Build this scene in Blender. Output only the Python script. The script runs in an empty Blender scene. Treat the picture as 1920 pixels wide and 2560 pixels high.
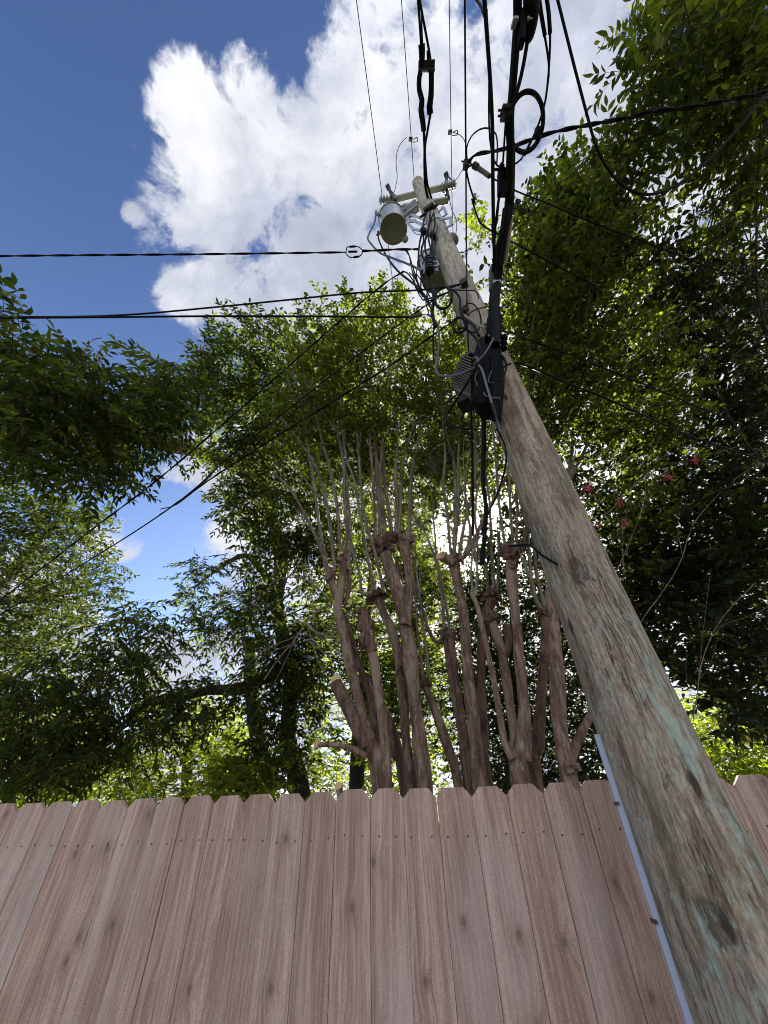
import bpy, bmesh, math, random
import numpy as np
from mathutils import Vector, Matrix
random.seed(7)
RNG = np.random.default_rng(11)
sc = bpy.context.scene
COL = sc.collection
# ------------------------------------------------------------------ camera
PITCH, ROLL, FPX = math.radians(39.63), math.radians(2.34), 945.7
CAM = np.array([0.0, 0.0, 1.72])
_fw = np.array([0, math.cos(PITCH), math.sin(PITCH)])
_u = np.array([0, -math.sin(PITCH), math.cos(PITCH)])
_r = np.array([1.0, 0, 0])
RT = _r * math.cos(ROLL) - _u * math.sin(ROLL)
UP = _u * math.cos(ROLL) + _r * math.sin(ROLL)
cd = bpy.data.cameras.new('camera')
cam = bpy.data.objects.new('camera', cd)
COL.objects.link(cam)
cam.matrix_world = Matrix(((RT[0], UP[0], -_fw[0], CAM[0]), (RT[1], UP[1], -_fw[1], CAM[1]), (RT[2], UP[2], -_fw[2], CAM[2]), (0, 0, 0, 1)))
cd.sensor_fit = 'VERTICAL'; cd.sensor_height = 24; cd.lens = 24 * FPX / 2560
cd.clip_start = 0.05; cd.clip_end = 2000
sc.camera = cam
# places in the picture -> rays; CROP holds the enlargements they were read from
CROP = {'1': (860, 380, 500/1659), '2': (860, 0, 640/1659), '3': (1000, 640, 400/1659), '4': (700, 1000, 800/1659),
        '5': (0, 700, 800/1311), '6': (1200, 0, 720/1593), '8': (1200, 1200, 720/1171), 'D': (0, 0, 1920/1659), 'S': (0, 0, 1)}
def ray(x, y, c='S'):
    ox, oy, s = CROP[c]
    x, y = ox + s*x, oy + s*y
    return (x-960)/FPX*RT - (y-1280)/FPX*UP + _fw
def at_z(d, z): return CAM + d*((z-CAM[2])/d[2])
def at_f(d, f): return CAM + d*(f/d[1])
def at_r(d, r): return CAM + d/np.linalg.norm(d)*r
# ------------------------------------------------------------------ sun, sky
SUN = ray(1205, 1330); SUN = SUN/np.linalg.norm(SUN)
SUN_EL = math.asin(SUN[2]); SUN_AZ = math.atan2(SUN[0], SUN[1])
sl = bpy.data.lights.new('sun', 'SUN'); sl.energy = 5.0; sl.angle = math.radians(0.5); sl.color = (1, .95, .86)
so = bpy.data.objects.new('sun', sl); COL.objects.link(so)
so.rotation_euler = Vector(-SUN).to_track_quat('-Z', 'Y').to_euler()
sc.view_settings.view_transform = 'Standard'; sc.view_settings.look = 'None'
sc.view_settings.exposure = 1.7; sc.view_settings.gamma = 1; sc.view_settings.use_curve_mapping = False
sc.cycles.max_bounces = 8; sc.cycles.diffuse_bounces = 4; sc.cycles.transmission_bounces = 6; sc.cycles.glossy_bounces = 2
sc.cycles.sample_clamp_indirect = 8
sc.cycles.pixel_filter_type = 'BLACKMAN_HARRIS'; sc.cycles.filter_width = 1.0

class NT:
    """small helper to wire node trees"""
    def __init__(s, tree): s.t = tree; tree.nodes.clear()
    def n(s, kind, ins=None, **kw):
        nd = s.t.nodes.new(kind)
        for k, v in kw.items(): setattr(nd, k, v)
        for k, v in (ins or {}).items():
            sk = nd.inputs[k]
            if isinstance(v, bpy.types.NodeSocket): s.t.links.new(v, sk)
            elif isinstance(v, bpy.types.Node): s.t.links.new(v.outputs[0], sk)
            else: sk.default_value = v
        return nd
    def m(s, op, a, b=0.0, c=None, clamp=False):
        ins = {0: a, 1: b}
        if c is not None: ins[2] = c
        return s.n('ShaderNodeMath', ins, operation=op, use_clamp=clamp).outputs[0]
    def v(s, op, a, b=(0, 0, 0)):
        nd = s.n('ShaderNodeVectorMath', {0: a, 1: b}, operation=op)
        return nd.outputs['Value'] if op == 'DOT_PRODUCT' else nd.outputs[0]
    def mr(s, val, a, b, c=0.0, d=1.0, smooth=True):
        return s.n('ShaderNodeMapRange', {0: val, 1: a, 2: b, 3: c, 4: d}, interpolation_type='SMOOTHSTEP' if smooth else 'LINEAR').outputs[0]
    def mix(s, f, a, b, mode='MIX'):
        nd = s.n('ShaderNodeMix', data_type='RGBA', blend_type=mode)
        for k, v in ((0, f), (6, a), (7, b)):
            if isinstance(v, bpy.types.NodeSocket): s.t.links.new(v, nd.inputs[k])
            elif isinstance(v, (int, float)): nd.inputs[k].default_value = v
            else: nd.inputs[k].default_value = (*v, 1) if len(v) == 3 else v
        return nd.outputs[2]
    def noise(s, vec, scale, detail=4, rough=.55, dist=0.0):
        return s.n('ShaderNodeTexNoise', {'Vector': vec, 'Scale': scale, 'Detail': detail, 'Roughness': rough, 'Distortion': dist}).outputs[0]
    def mul(s, vec, k): return s.v('MULTIPLY', vec, k)
    def ramp(s, f, stops):
        nd = s.n('ShaderNodeValToRGB', {0: f}); e = nd.color_ramp.elements
        while len(e) < len(stops): e.new(.5)
        for el, (p, c) in zip(e, stops): el.position = p; el.color = (*c, 1)
        return nd.outputs[0]

world = bpy.data.worlds.new('World'); sc.world = world; world.use_nodes = True
W = NT(world.node_tree)
sky = W.n('ShaderNodeTexSky', sky_type='NISHITA', sun_disc=False, sun_elevation=SUN_EL, sun_rotation=SUN_AZ, air_density=1.0, dust_density=0.9, ozone_density=4.0)
dirv = W.n('ShaderNodeTexCoord').outputs['Generated']
SKY_K = 0.040
# cumulus: directions of the cloud heads, ragged by noise
BLOBS = [(430, 250, 75, 1), (420, 330, 95, 1), (440, 450, 110, 1), (450, 560, 105, 1), (560, 600, 130, 1), (650, 560, 170, 1), (600, 440, 120, 1), (740, 470, 170, 1), (790, 330, 150, 1),
         (770, 190, 100, 1), (840, 130, 110, 1), (900, 260, 170, 1), (980, 420, 240, 1), (960, 90, 150, .9), (1040, 200, 200, .78), (1130, 120, 170, .56), (1250, 200, 170, .5), (1160, 400, 260, 1),
         (545, 195, 55, .85), (292, 300, 30, .85), (296, 468, 23, .86), (372, 620, 40, .9), (240, 1175, 44, 1), (40, 1340, 110, 1), (150, 1420, 90, .9), (500, 1430, 60, .8),
         (1040, 1150, 420, 1.2), (820, 950, 260, 1), (1350, 800, 420, 1.1), (1500, 1150, 330, 1), (1600, 650, 260, .9), (330, 1700, 240, .9), (1100, 640, 300, 1.1), (450, 1000, 70, .65)]
field = None
for x, y, r, k in BLOBS:
    c = ray(x, y, 'D'); c /= np.linalg.norm(c)
    e = ray(x, y - r, 'D'); e /= np.linalg.norm(e)
    e2 = ray(x + r, y, 'D'); e2 /= np.linalg.norm(e2)
    a = .5*(math.acos(min(1, c @ e)) + math.acos(min(1, c @ e2)))
    dp = W.v('DOT_PRODUCT', dirv, tuple(c))
    f = W.mr(dp, math.cos(a*1.95), math.cos(a*.05), 0, k)
    field = f if field is None else W.m('MAXIMUM', field, f)
# unseen bright cloud added behind the viewer to light the fence front
for c, a0, a1, k in (((0, -.9, .42), 52, 28, .95), ((-.9, -.75, .30), 45, 15, .8), ((.9, -.3, .3), 50, 15, .9), ((.35, -.5, .9), 26, 8, .7)):
    c = np.array(c)/np.linalg.norm(c)
    f = W.mr(W.v('DOT_PRODUCT', dirv, tuple(c)), math.cos(math.radians(a0)), math.cos(math.radians(a1)), 0, k)
    field = W.m('MAXIMUM', field, f)
warp = W.n('ShaderNodeTexNoise', {'Vector': dirv, 'Scale': 5.0, 'Detail': 5})
wv = W.v('ADD', dirv, W.mul(W.v('SUBTRACT', warp.outputs[1], (.5, .5, .5)), (.13, .13, .13)))
n1 = W.noise(wv, 7.0, 10, .62)
nb = W.noise(wv, 3.2, 3, .5)
nf = W.noise(wv, 19.0, 8, .65)
mask = W.mr(W.m('ADD', field, W.m('MULTIPLY', W.m('ADD', W.m('MULTIPLY', W.m('SUBTRACT', n1, .5), 3.8), W.m('ADD', W.m('MULTIPLY', W.m('SUBTRACT', nb, .5), 1.0), W.m('MULTIPLY', W.m('SUBTRACT', nf, .5), 1.1))), W.m('MINIMUM', W.m('ADD', W.m('MULTIPLY', field, 2.2), .12), 1.0))), .26, .86)
n2 = W.noise(W.v('ADD', wv, (.13, .41, .2)), 3.6, 7, .6)
n3 = W.noise(W.v('ADD', wv, (1.7, .2, .9)), 11.0, 7, .6)
sund = W.v('DOT_PRODUCT', dirv, tuple(SUN))
near = W.mr(sund, .80, .99, 0, 1)
shade = W.m('ADD', W.m('MULTIPLY', n2, .7), W.m('MULTIPLY', n3, .3))
ccol = W.ramp(shade, [(.32, (.40, .44, .56)), (.47, (.60, .64, .75)), (.57, (.84, .86, .92)), (.68, (1.0, 1.0, 1.02))])
ccol = W.mix(W.m('MULTIPLY', near, .8), ccol, (1.35, 1.32, 1.27))
glow = W.mr(sund, .990, .9997, 0, 26.0)
ccol = W.mix(1.0, ccol, W.n('ShaderNodeCombineXYZ', {0: glow, 1: glow, 2: W.m('MULTIPLY', glow, .92)}).outputs[0], 'ADD')
back = W.mr(W.v('DOT_PRODUCT', dirv, (0, -1, 0)), -.1, .5, 1.0, 2.0)     # added clouds at the back made brighter, as fill on the fence
cc = W.n('ShaderNodeVectorMath', {0: ccol, 3: back}, operation='SCALE').outputs[0]
skc = W.mix(1.0, sky.outputs[0], (SKY_K*.98, SKY_K*1.06, SKY_K*1.28), 'MULTIPLY')
ccx = W.n('ShaderNodeVectorMath', {0: cc, 3: .32}, operation='SCALE').outputs[0]
el = W.n('ShaderNodeSeparateXYZ', {0: dirv}).outputs[2]
low = W.n('ShaderNodeCombineXYZ', {0: W.mr(el, .97, .30, 1.0, 1.95), 1: W.mr(el, .97, .30, 1.0, 1.75), 2: W.mr(el, .97, .30, 1.0, 1.5)}).outputs[0]
skc = W.mix(1.0, skc, low, 'MULTIPLY')
bg = W.n('ShaderNodeBackground', {0: W.mix(mask, skc, ccx), 1: 1.0})
W.n('ShaderNodeOutputWorld', {0: bg.outputs[0]})
# ------------------------------------------------------------------ materials
def newmat(name):
    m = bpy.data.materials.new(name); m.use_nodes = True
    return m, NT(m.node_tree)
def finish(N, col, rough=.7, spec=.3, bump=None, bstr=.3, bdist=.01, metal=0.0):
    ins = {'Base Color': col if isinstance(col, bpy.types.NodeSocket) else (*col, 1), 'Roughness': rough, 'Metallic': metal, 'Specular IOR Level': spec}
    if bump is not None:
        ins['Normal'] = N.n('ShaderNodeBump', {'Height': bump, 'Strength': bstr, 'Distance': bdist}).outputs[0]
    p = N.n('ShaderNodeBsdfPrincipled', ins)
    N.n('ShaderNodeOutputMaterial', {0: p.outputs[0]})
def simple(name, col, rough=.5, spec=.4, metal=0.0, var=.25, scale=30, bstr=.15):
    m, N = newmat(name)
    o = N.n('ShaderNodeTexCoord').outputs['Object']
    n = N.noise(o, scale, 5)
    c = N.mix(n, tuple(x*(1-var) for x in col), tuple(min(1, x*(1+var)) for x in col))
    finish(N, c, rough, spec, n, bstr, .003, metal)
    return m
def leafmat(name, dark, light, trans=.45, tcol=(.16, .22, .022), rough=.42, yellow=.05):
    m, N = newmat(name)
    g = N.n('ShaderNodeNewGeometry')
    rnd = g.outputs['Random Per Island']
    o = N.n('ShaderNodeTexCoord').outputs['Object']
    cl = N.noise(o, 1.1, 3)
    f = N.m('ADD', N.m('MULTIPLY', rnd, .6), N.m('MULTIPLY', N.m('SUBTRACT', cl, .35), 1.0), clamp=True)
    c = N.mix(f, dark, light)
    yl = N.m('GREATER_THAN', N.m('FRACT', N.m('MULTIPLY', rnd, 37.7)), 1-yellow)
    c = N.mix(N.m('MULTIPLY', yl, .6), c, (.13, .12, .025))
    p = N.n('ShaderNodeBsdfPrincipled', {'Base Color': c, 'Roughness': .48, 'Specular IOR Level': .16})
    r2 = N.m('FRACT', N.m('MULTIPLY', rnd, 13.3))
    tc = N.mix(r2, tuple(x*.4 for x in tcol), tuple(x*1.5 for x in tcol))
    tc = N.mix(N.m('MULTIPLY', yl, .5), tc, (.34, .30, .03))
    t = N.n('ShaderNodeBsdfTranslucent', {0: tc})
    mx = N.n('ShaderNodeMixShader', {0: trans, 1: p.outputs[0], 2: t.outputs[0]})
    N.n('ShaderNodeOutputMaterial', {0: mx.outputs[0]})
    return m
def wood_fence():
    m, N = newmat('cedar_board')
    o = N.n('ShaderNodeTexCoord').outputs['Object']
    rnd = N.n('ShaderNodeObjectInfo').outputs['Random']
    off = N.n('ShaderNodeCombineXYZ', {0: N.m('MULTIPLY', rnd, 37.0), 1: N.m('MULTIPLY', rnd, 11.0), 2: N.m('MULTIPLY', rnd, 91.0)}).outputs[0]
    p = N.v('ADD', o, off)
    # knots: sparse cells, grain bends round them
    s0 = N.n('ShaderNodeSeparateXYZ', {0: p})
    kv = N.n('ShaderNodeCombineXYZ', {0: N.m('MULTIPLY', s0.outputs[0], 8.0), 1: N.m('MULTIPLY', s0.outputs[2], 5.2)}).outputs[0]
    vo = N.n('ShaderNodeTexVoronoi', {'Vector': kv, 'Scale': 1.0, 'Randomness': 1.0}, voronoi_dimensions='2D', feature='F1')
    kd = vo.outputs['Distance']
    sepc = N.n('ShaderNodeSeparateColor', {0: vo.outputs['Color']})
    rare = N.mr(sepc.outputs[0], .72, .74, 0, 1)
    kn = N.m('MULTIPLY', N.mr(kd, .17, .07, 0, 1), rare)
    core = N.m('MULTIPLY', N.mr(kd, .075, .045, 0, 1), rare)
    halo = N.m('MULTIPLY', N.mr(kd, .42, .05, 0, 1), rare)
    w = N.noise(N.mul(p, (5.0, 1, .55)), 1.0, 3)
    sx = N.n('ShaderNodeSeparateXYZ', {0: p})
    gx = N.m('ADD', sx.outputs[0], N.m('ADD', N.m('MULTIPLY', w, .10), N.m('MULTIPLY', halo, .012)))
    gp = N.n('ShaderNodeCombineXYZ', {0: gx, 1: sx.outputs[1], 2: N.m('MULTIPLY', sx.outputs[2], .035)}).outputs[0]
    g1 = N.noise(gp, 34.0, 3, .6)
    g2 = N.noise(gp, 130.0, 4, .65)
    fib = N.noise(N.mul(p, (420, 420, 16)), 1.0, 3, .6)
    saw = N.noise(N.mul(p, (190, 60, 150)), 1.0, 3, .7)
    band = N.noise(N.mul(p, (14.0, 1, .5)), 1.0, 2)
    t = N.m('ADD', N.m('MULTIPLY', g1, .55), N.m('MULTIPLY', g2, .45))
    c = N.ramp(t, [(.30, (.36, .228, .182)), (.45, (.425, .288, .235)), (.55, (.47, .333, .278)), (.7, (.545, .413, .354))])
    tint = N.mix(rnd, (1.02, .985, .965), (.99, 1.0, 1.005))
    c = N.mix(1.0, c, tint, 'MULTIPLY')
    c = N.mix(1.0, c, N.mix(N.mr(band, .3, .7, 0, 1), (.82, .79, .77), (1.16, 1.16, 1.14)), 'MULTIPLY')
    c = N.mix(N.m('MULTIPLY', fib, .35), c, N.mix(1.0, c, (.62, .56, .54), 'MULTIPLY'))
    c = N.mix(1.0, c, N.mix(N.mr(g2, .36, .60), (.82, .79, .78), (1.10, 1.10, 1.10)), 'MULTIPLY')
    c = N.mix(1.0, c, N.mix(N.mr(saw, .35, .65), (.90, .89, .88), (1.08, 1.08, 1.08)), 'MULTIPLY')
    # silvering near the weathered top, greyish patches
    grey = N.m('MULTIPLY', N.mr(N.noise(N.mul(p, (3, 1, 1.1)), 1.0, 4), .48, .72, 0, 1), .5)
    c = N.mix(grey, c, (.52, .45, .42))
    c = N.mix(N.m('MULTIPLY', halo, .25), c, (.22, .12, .085))
    c = N.mix(N.m('MULTIPLY', kn, .42), c, (.22, .13, .10))
    c = N.mix(N.m('MULTIPLY', core, .5), c, (.10, .06, .048))
    h = N.m('ADD', N.m('ADD', N.m('MULTIPLY', saw, .8), N.m('MULTIPLY', g2, .7)), N.m('ADD', N.m('MULTIPLY', fib, .4), N.m('MULTIPLY', halo, .8)))
    finish(N, c, .58, .4, h, .9, .006)
    return m
PAZ = math.radians(29.8); PD = 1.69
PXY = np.array([PD*math.sin(PAZ), PD*math.cos(PAZ), 0])
TOCAM = -PXY/PD; SIDE = np.array([math.cos(PAZ), -math.sin(PAZ), 0])
POLE_TOP = 10.45
def pole_r(z): return float(np.interp(z, [0, 1.0, 1.6, 2.2, 3.7, POLE_TOP], [.175, .160, .148, .137, .130, .103]))
def pp(d, off):      # on the vertical plane through the pole axis, off metres toward the viewer
    t = ((PXY + TOCAM*off) @ TOCAM - CAM @ TOCAM)/(d @ TOCAM)
    return CAM + d*t
def pt(c, x, y, mode):
    d = ray(x, y, c)
    if isinstance(mode, (int, float)): return at_z(d, mode)
    k, v = mode
    return {'p': pp, 'f': at_f, 'r': at_r}[k](d, v)
KNOTS = []
for kx, ky, kr in ((1258, 1240, .095), (1556, 2010, .085)):
    q = pp(ray(kx, ky, 'D'), .12) - PXY; KNOTS.append((tuple(q), kr*1.25))
def pole_wood():
    m, N = newmat('weathered_pole_wood')
    o = N.n('ShaderNodeTexCoord').outputs['Object']
    wob = N.n('ShaderNodeTexNoise', {'Vector': N.mul(o, (3, 3, 1.4)), 'Scale': 1.0, 'Detail': 4})
    p = N.v('ADD', o, N.mul(N.v('SUBTRACT', wob.outputs[1], (.5, .5, .5)), (.09, .09, .3)))
    # big knots: rings of grain at their own places on the shaft
    halo = None; ring = None
    wq = N.v('ADD', o, N.mul(N.v('SUBTRACT', wob.outputs[1], (.5, .5, .5)), (.15, .15, .22)))
    for (kx, ky, kz), kr in KNOTS:
        dv = N.mul(N.v('SUBTRACT', wq, (kx, ky, kz)), (1, 1, .62))
        kd = N.n('ShaderNodeVectorMath', {0: dv}, operation='LENGTH').outputs['Value']
        h1 = N.mr(kd, kr, kr*.12)
        r1 = N.m('MULTIPLY', N.m('SINE', N.m('MULTIPLY', kd, 9.0/kr)), h1)
        halo = h1 if halo is None else N.m('MAXIMUM', halo, h1)
        ring = r1 if ring is None else N.m('ADD', ring, r1)
    g = N.noise(N.mul(p, (30, 30, 2.6)), 1.0, 7, .7)
    fine = N.noise(N.mul(p, (170, 170, 34)), 1.0, 5, .75)
    blot = N.noise(N.mul(p, (7, 7, 3.0)), 1.0, 6, .65)
    c = N.ramp(N.m('ADD', N.m('MULTIPLY', g, .6), N.m('MULTIPLY', fine, .4)), [(.34, (.098, .073, .054)), (.45, (.195, .152, .115)), (.54, (.255, .206, .158)), (.66, (.34, .287, .228))])
    z0 = N.n('ShaderNodeSeparateXYZ', {0: o}).outputs[2]
    c = N.mix(N.mr(N.m('ADD', z0, N.m('MULTIPLY', N.m('SUBTRACT', blot, .5), 2.5)), 3.6, 6.2, 0, .75), c, (.40, .365, .325))
    c = N.mix(N.mr(blot, .52, .75, 0, .5), c, (.20, .18, .148))
    c = N.mix(N.mr(blot, .45, .30, 0, .5), c, (.125, .096, .075))
    olive = N.mr(N.noise(N.mul(p, (5, 5, .9)), 1.3, 3), .5, .7, 0, .45)
    c = N.mix(olive, c, (.17, .15, .09))
    rust = N.mr(N.noise(N.v('ADD', N.mul(p, (7, 7, 1.8)), (4, 9, 2)), 1.0, 5, .6), .58, .75, 0, .6)
    c = N.mix(rust, c, (.14, .065, .038))
    c = N.mix(N.m('MULTIPLY', halo, .38), c, (.15, .095, .066))
    c = N.mix(N.mr(ring, .05, .6, 0, .7), c, (.07, .05, .04))
    # verdigris from the preservative: streaky, edged patches, fading up the pole
    z = N.n('ShaderNodeSeparateXYZ', {0: o}).outputs[2]
    vn = N.noise(N.v('ADD', N.mul(p, (6.0, 6.0, 2.2)), (13, 3, 8)), 1.0, 9, .7)
    vn = N.m('ADD', vn, N.mr(z, 2.5, 1.2, 0.0, .055))
    vn2 = N.noise(N.mul(p, (60, 60, 16)), 1.0, 5, .75)
    ver = N.m('MULTIPLY', N.mr(vn, .565, .63), N.mr(vn2, .34, .62, .15, 1))
    edge = N.mr(N.m('ABSOLUTE', N.m('SUBTRACT', vn, .525)), .022, .003)
    ver = N.m('MAXIMUM', ver, N.m('MULTIPLY', N.m('MULTIPLY', edge, .75), N.mr(vn2, .42, .6)))
    ver = N.m('MULTIPLY', ver, N.mr(z, 1.7, 3.6, 1.0, .16))
    c = N.mix(1.0, c, N.mix(N.mr(g, .38, .58), (.76, .73, .70), (1.20, 1.20, 1.18)), 'MULTIPLY')
    c = N.mix(1.0, c, N.mix(N.mr(fine, .36, .62), (.78, .77, .76), (1.14, 1.14, 1.13)), 'MULTIPLY')
    c = N.mix(ver, c, (.30, .385, .335))
    # checks and gaff holes
    ck = N.noise(N.mul(p, (24, 24, .75)), 1.0, 5, .7)
    crack = N.mr(N.m('ABSOLUTE', N.m('SUBTRACT', ck, .5)), .011, .002)
    crack = N.m('MULTIPLY', crack, N.mr(N.noise(N.mul(o, (5, 5, 2.2)), 1.0, 3), .5, .62))
    v2 = N.n('ShaderNodeTexVoronoi', {'Vector': N.mul(p, (15, 15, 5)), 'Scale': 1.0}, feature='F1')
    hole = N.m('MULTIPLY', N.mr(v2.outputs['Distance'], .22, .10), N.mr(N.n('ShaderNodeSeparateColor', {0: v2.outputs['Color']}).outputs[0], .78, .8))
    dk = N.m('MAXIMUM', crack, hole)
    c = N.mix(N.m('MULTIPLY', dk, .85), c, (.035, .02, .014))
    h = N.m('ADD', N.m('ADD', N.m('MULTIPLY', g, .8), N.m('MULTIPLY', fine, .35)), N.m('ADD', N.m('MULTIPLY', dk, -1.1), N.m('MULTIPLY', ring, -.5)))
    finish(N, c, .8, .2, h, .8, .008)
    return m
def bark(name, a, b, c2, lichen=.3, sc_=1.0):
    m, N = newmat(name)
    o = N.n('ShaderNodeTexCoord').outputs['Object']
    w = N.n('ShaderNodeTexNoise', {'Vector': o, 'Scale': 4*sc_, 'Detail': 3})
    p = N.v('ADD', o, N.mul(N.v('SUBTRACT', w.outputs[1], (.5, .5, .5)), (.12, .12, .25)))
    g = N.noise(N.mul(p, (26*sc_, 26*sc_, 3*sc_)), 1.0, 5, .6)
    pat = N.noise(N.mul(p, (10*sc_, 10*sc_, 2.6*sc_)), 1.0, 4, .6)
    c = N.ramp(g, [(.3, a), (.5, b), (.68, c2)])
    c = N.mix(N.mr(pat, .53, .57, 0, .8), c, c2)
    c = N.mix(N.mr(N.m('ABSOLUTE', N.m('SUBTRACT', pat, .45)), .022, .004, 0, .5), c, tuple(x*.5 for x in a))
    li = N.mr(N.noise(N.mul(o, (20*sc_, 20*sc_, 9*sc_)), 1.0, 5, .65), .58, .66, 0, lichen)
    c = N.mix(li, c, (.36, .35, .30))
    fr = N.noise(N.mul(o, (70*sc_, 70*sc_, 30*sc_)), 1.0, 3)
    h = N.m('ADD', N.m('ADD', g, N.m('MULTIPLY', pat, 1.2)), N.m('MULTIPLY', fr, .3))
    finish(N, c, .75, .25, h, .7, .012)
    return m
M = {}
M['fence'] = wood_fence(); M['pole'] = pole_wood()
M['myrtle_bark'] = bark('crape_myrtle_bark', (.066, .037, .026), (.145, .090, .064), (.24, .172, .128), .4)
M['red_bark'] = bark('reddish_bark', (.048, .025, .020), (.100, .054, .042), (.165, .102, .078), .2)
M['shoot_bark'] = bark('young_shoot_bark', (.085, .068, .052), (.155, .127, .10), (.225, .195, .155), .3)
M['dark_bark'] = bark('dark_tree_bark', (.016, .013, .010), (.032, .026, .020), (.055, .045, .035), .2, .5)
M['cut'] = simple('sawn_wood', (.52, .37, .20), .8, .2, 0, .3, 60, .3)
M['cable'] = simple('black_cable_jacket', (.006, .006, .007), .6, .09, 0, .3, 20, .05)
M['wire'] = simple('weathered_wire', (.05, .05, .055), .5, .5, .3, .3, 20, .05)
M['greycable'] = simple('grey_cable_jacket', (.075, .075, .085), .5, .4, 0, .25, 20, .05)
M['lav'] = simple('pale_cable_jacket', (.11, .11, .155), .5, .4, 0, .15, 20, .05)
M['galv'] = simple('galvanised_steel', (.34, .37, .42), .5, .5, .6, .2, 25, .1)
M['tank'] = simple('pale_grey_enamel', (.34, .36, .385), .3, .5, .25, .06, 6, .02)
M['tank_base'] = simple('dull_grey_green_paint', (.17, .175, .145), .65, .3, 0, .12, 10, .05)
M['fibre'] = simple('grey_green_fibreglass', (.30, .33, .28), .6, .35, 0, .12, 15, .08)
M['porc'] = simple('grey_porcelain', (.27, .28, .28), .25, .55, 0, .12, 20, .03)
M['darkmetal'] = simple('dark_hardware', (.025, .025, .026), .6, .2, .1, .3, 25, .1)
M['box'] = simple('black_plastic_housing', (.004, .0042, .006), .6, .05, 0, .2, 25, .08)
M['alu'] = simple('weathered_cast_aluminium', (.085, .077, .066), .65, .3, .1, .25, 25, .15)
M['tan'] = simple('tan_plastic_sleeve', (.27, .22, .17), .6, .3, 0, .2, 30, .1)
M['conduit'] = simple('pale_plastic_moulding', (.34, .38, .50), .55, .3, 0, .18, 9, .06)
M['nail'] = simple('rusty_nail', (.05, .04, .035), .5, .5, .5, .3, 80, .1)
M['spool'] = simple('black_spool_insulator', (.012, .012, .013), .4, .2, 0, .2, 20, .03)
M['pink'] = leafmat('pink_blossom', (.45, .05, .12), (.62, .12, .22), .4, (.6, .1, .2), .6, 0)
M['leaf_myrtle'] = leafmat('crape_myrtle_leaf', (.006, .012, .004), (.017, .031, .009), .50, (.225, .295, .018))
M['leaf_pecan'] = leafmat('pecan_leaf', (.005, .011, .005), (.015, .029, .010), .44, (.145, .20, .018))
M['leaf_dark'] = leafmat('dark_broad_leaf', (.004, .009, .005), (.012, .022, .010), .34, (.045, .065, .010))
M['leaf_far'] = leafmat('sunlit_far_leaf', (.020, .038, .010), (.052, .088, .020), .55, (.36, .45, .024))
M['leaf_mid'] = leafmat('mid_green_leaf', (.005, .011, .005), (.014, .027, .010), .40, (.085, .120, .012))
M['leaf_near'] = leafmat('near_pecan_leaf', (.011, .022, .007), (.028, .052, .014), .46, (.185, .235, .014))
# ------------------------------------------------------------------ object helpers
def link(name, me, mats, parent=None):
    o = bpy.data.objects.new(name, me); COL.objects.link(o)
    for m in (mats if isinstance(mats, (list, tuple)) else [mats]): me.materials.append(m)
    if parent is not None:
        o.parent = parent; o.matrix_parent_inverse = Matrix.Translation(-Vector(parent.location))
    return o
def tag(o, label=None, cat=None, group=None, kind=None):
    for k, v in (('label', label), ('category', cat), ('group', group), ('kind', kind)):
        if v: o[k] = v
    return o
def thing(name, loc, label, cat, group=None):
    o = bpy.data.objects.new(name, None); COL.objects.link(o); o.location = loc; o.empty_display_size = .1
    return tag(o, label, cat, group)
def npmesh(name, V, loops, starts, totals, mat_idx=None, smooth=False):
    me = bpy.data.meshes.new(name)
    V = np.asarray(V, np.float32)
    me.vertices.add(len(V)); me.vertices.foreach_set('co', V.ravel())
    me.loops.add(len(loops)); me.loops.foreach_set('vertex_index', np.asarray(loops, np.int32))
    me.polygons.add(len(starts)); me.polygons.foreach_set('loop_start', np.asarray(starts, np.int32))
    if mat_idx is not None: me.polygons.foreach_set('material_index', np.asarray(mat_idx, np.int32))
    if smooth: me.polygons.foreach_set('use_smooth', np.ones(len(starts), bool))
    me.update(calc_edges=True)
    return me
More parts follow.
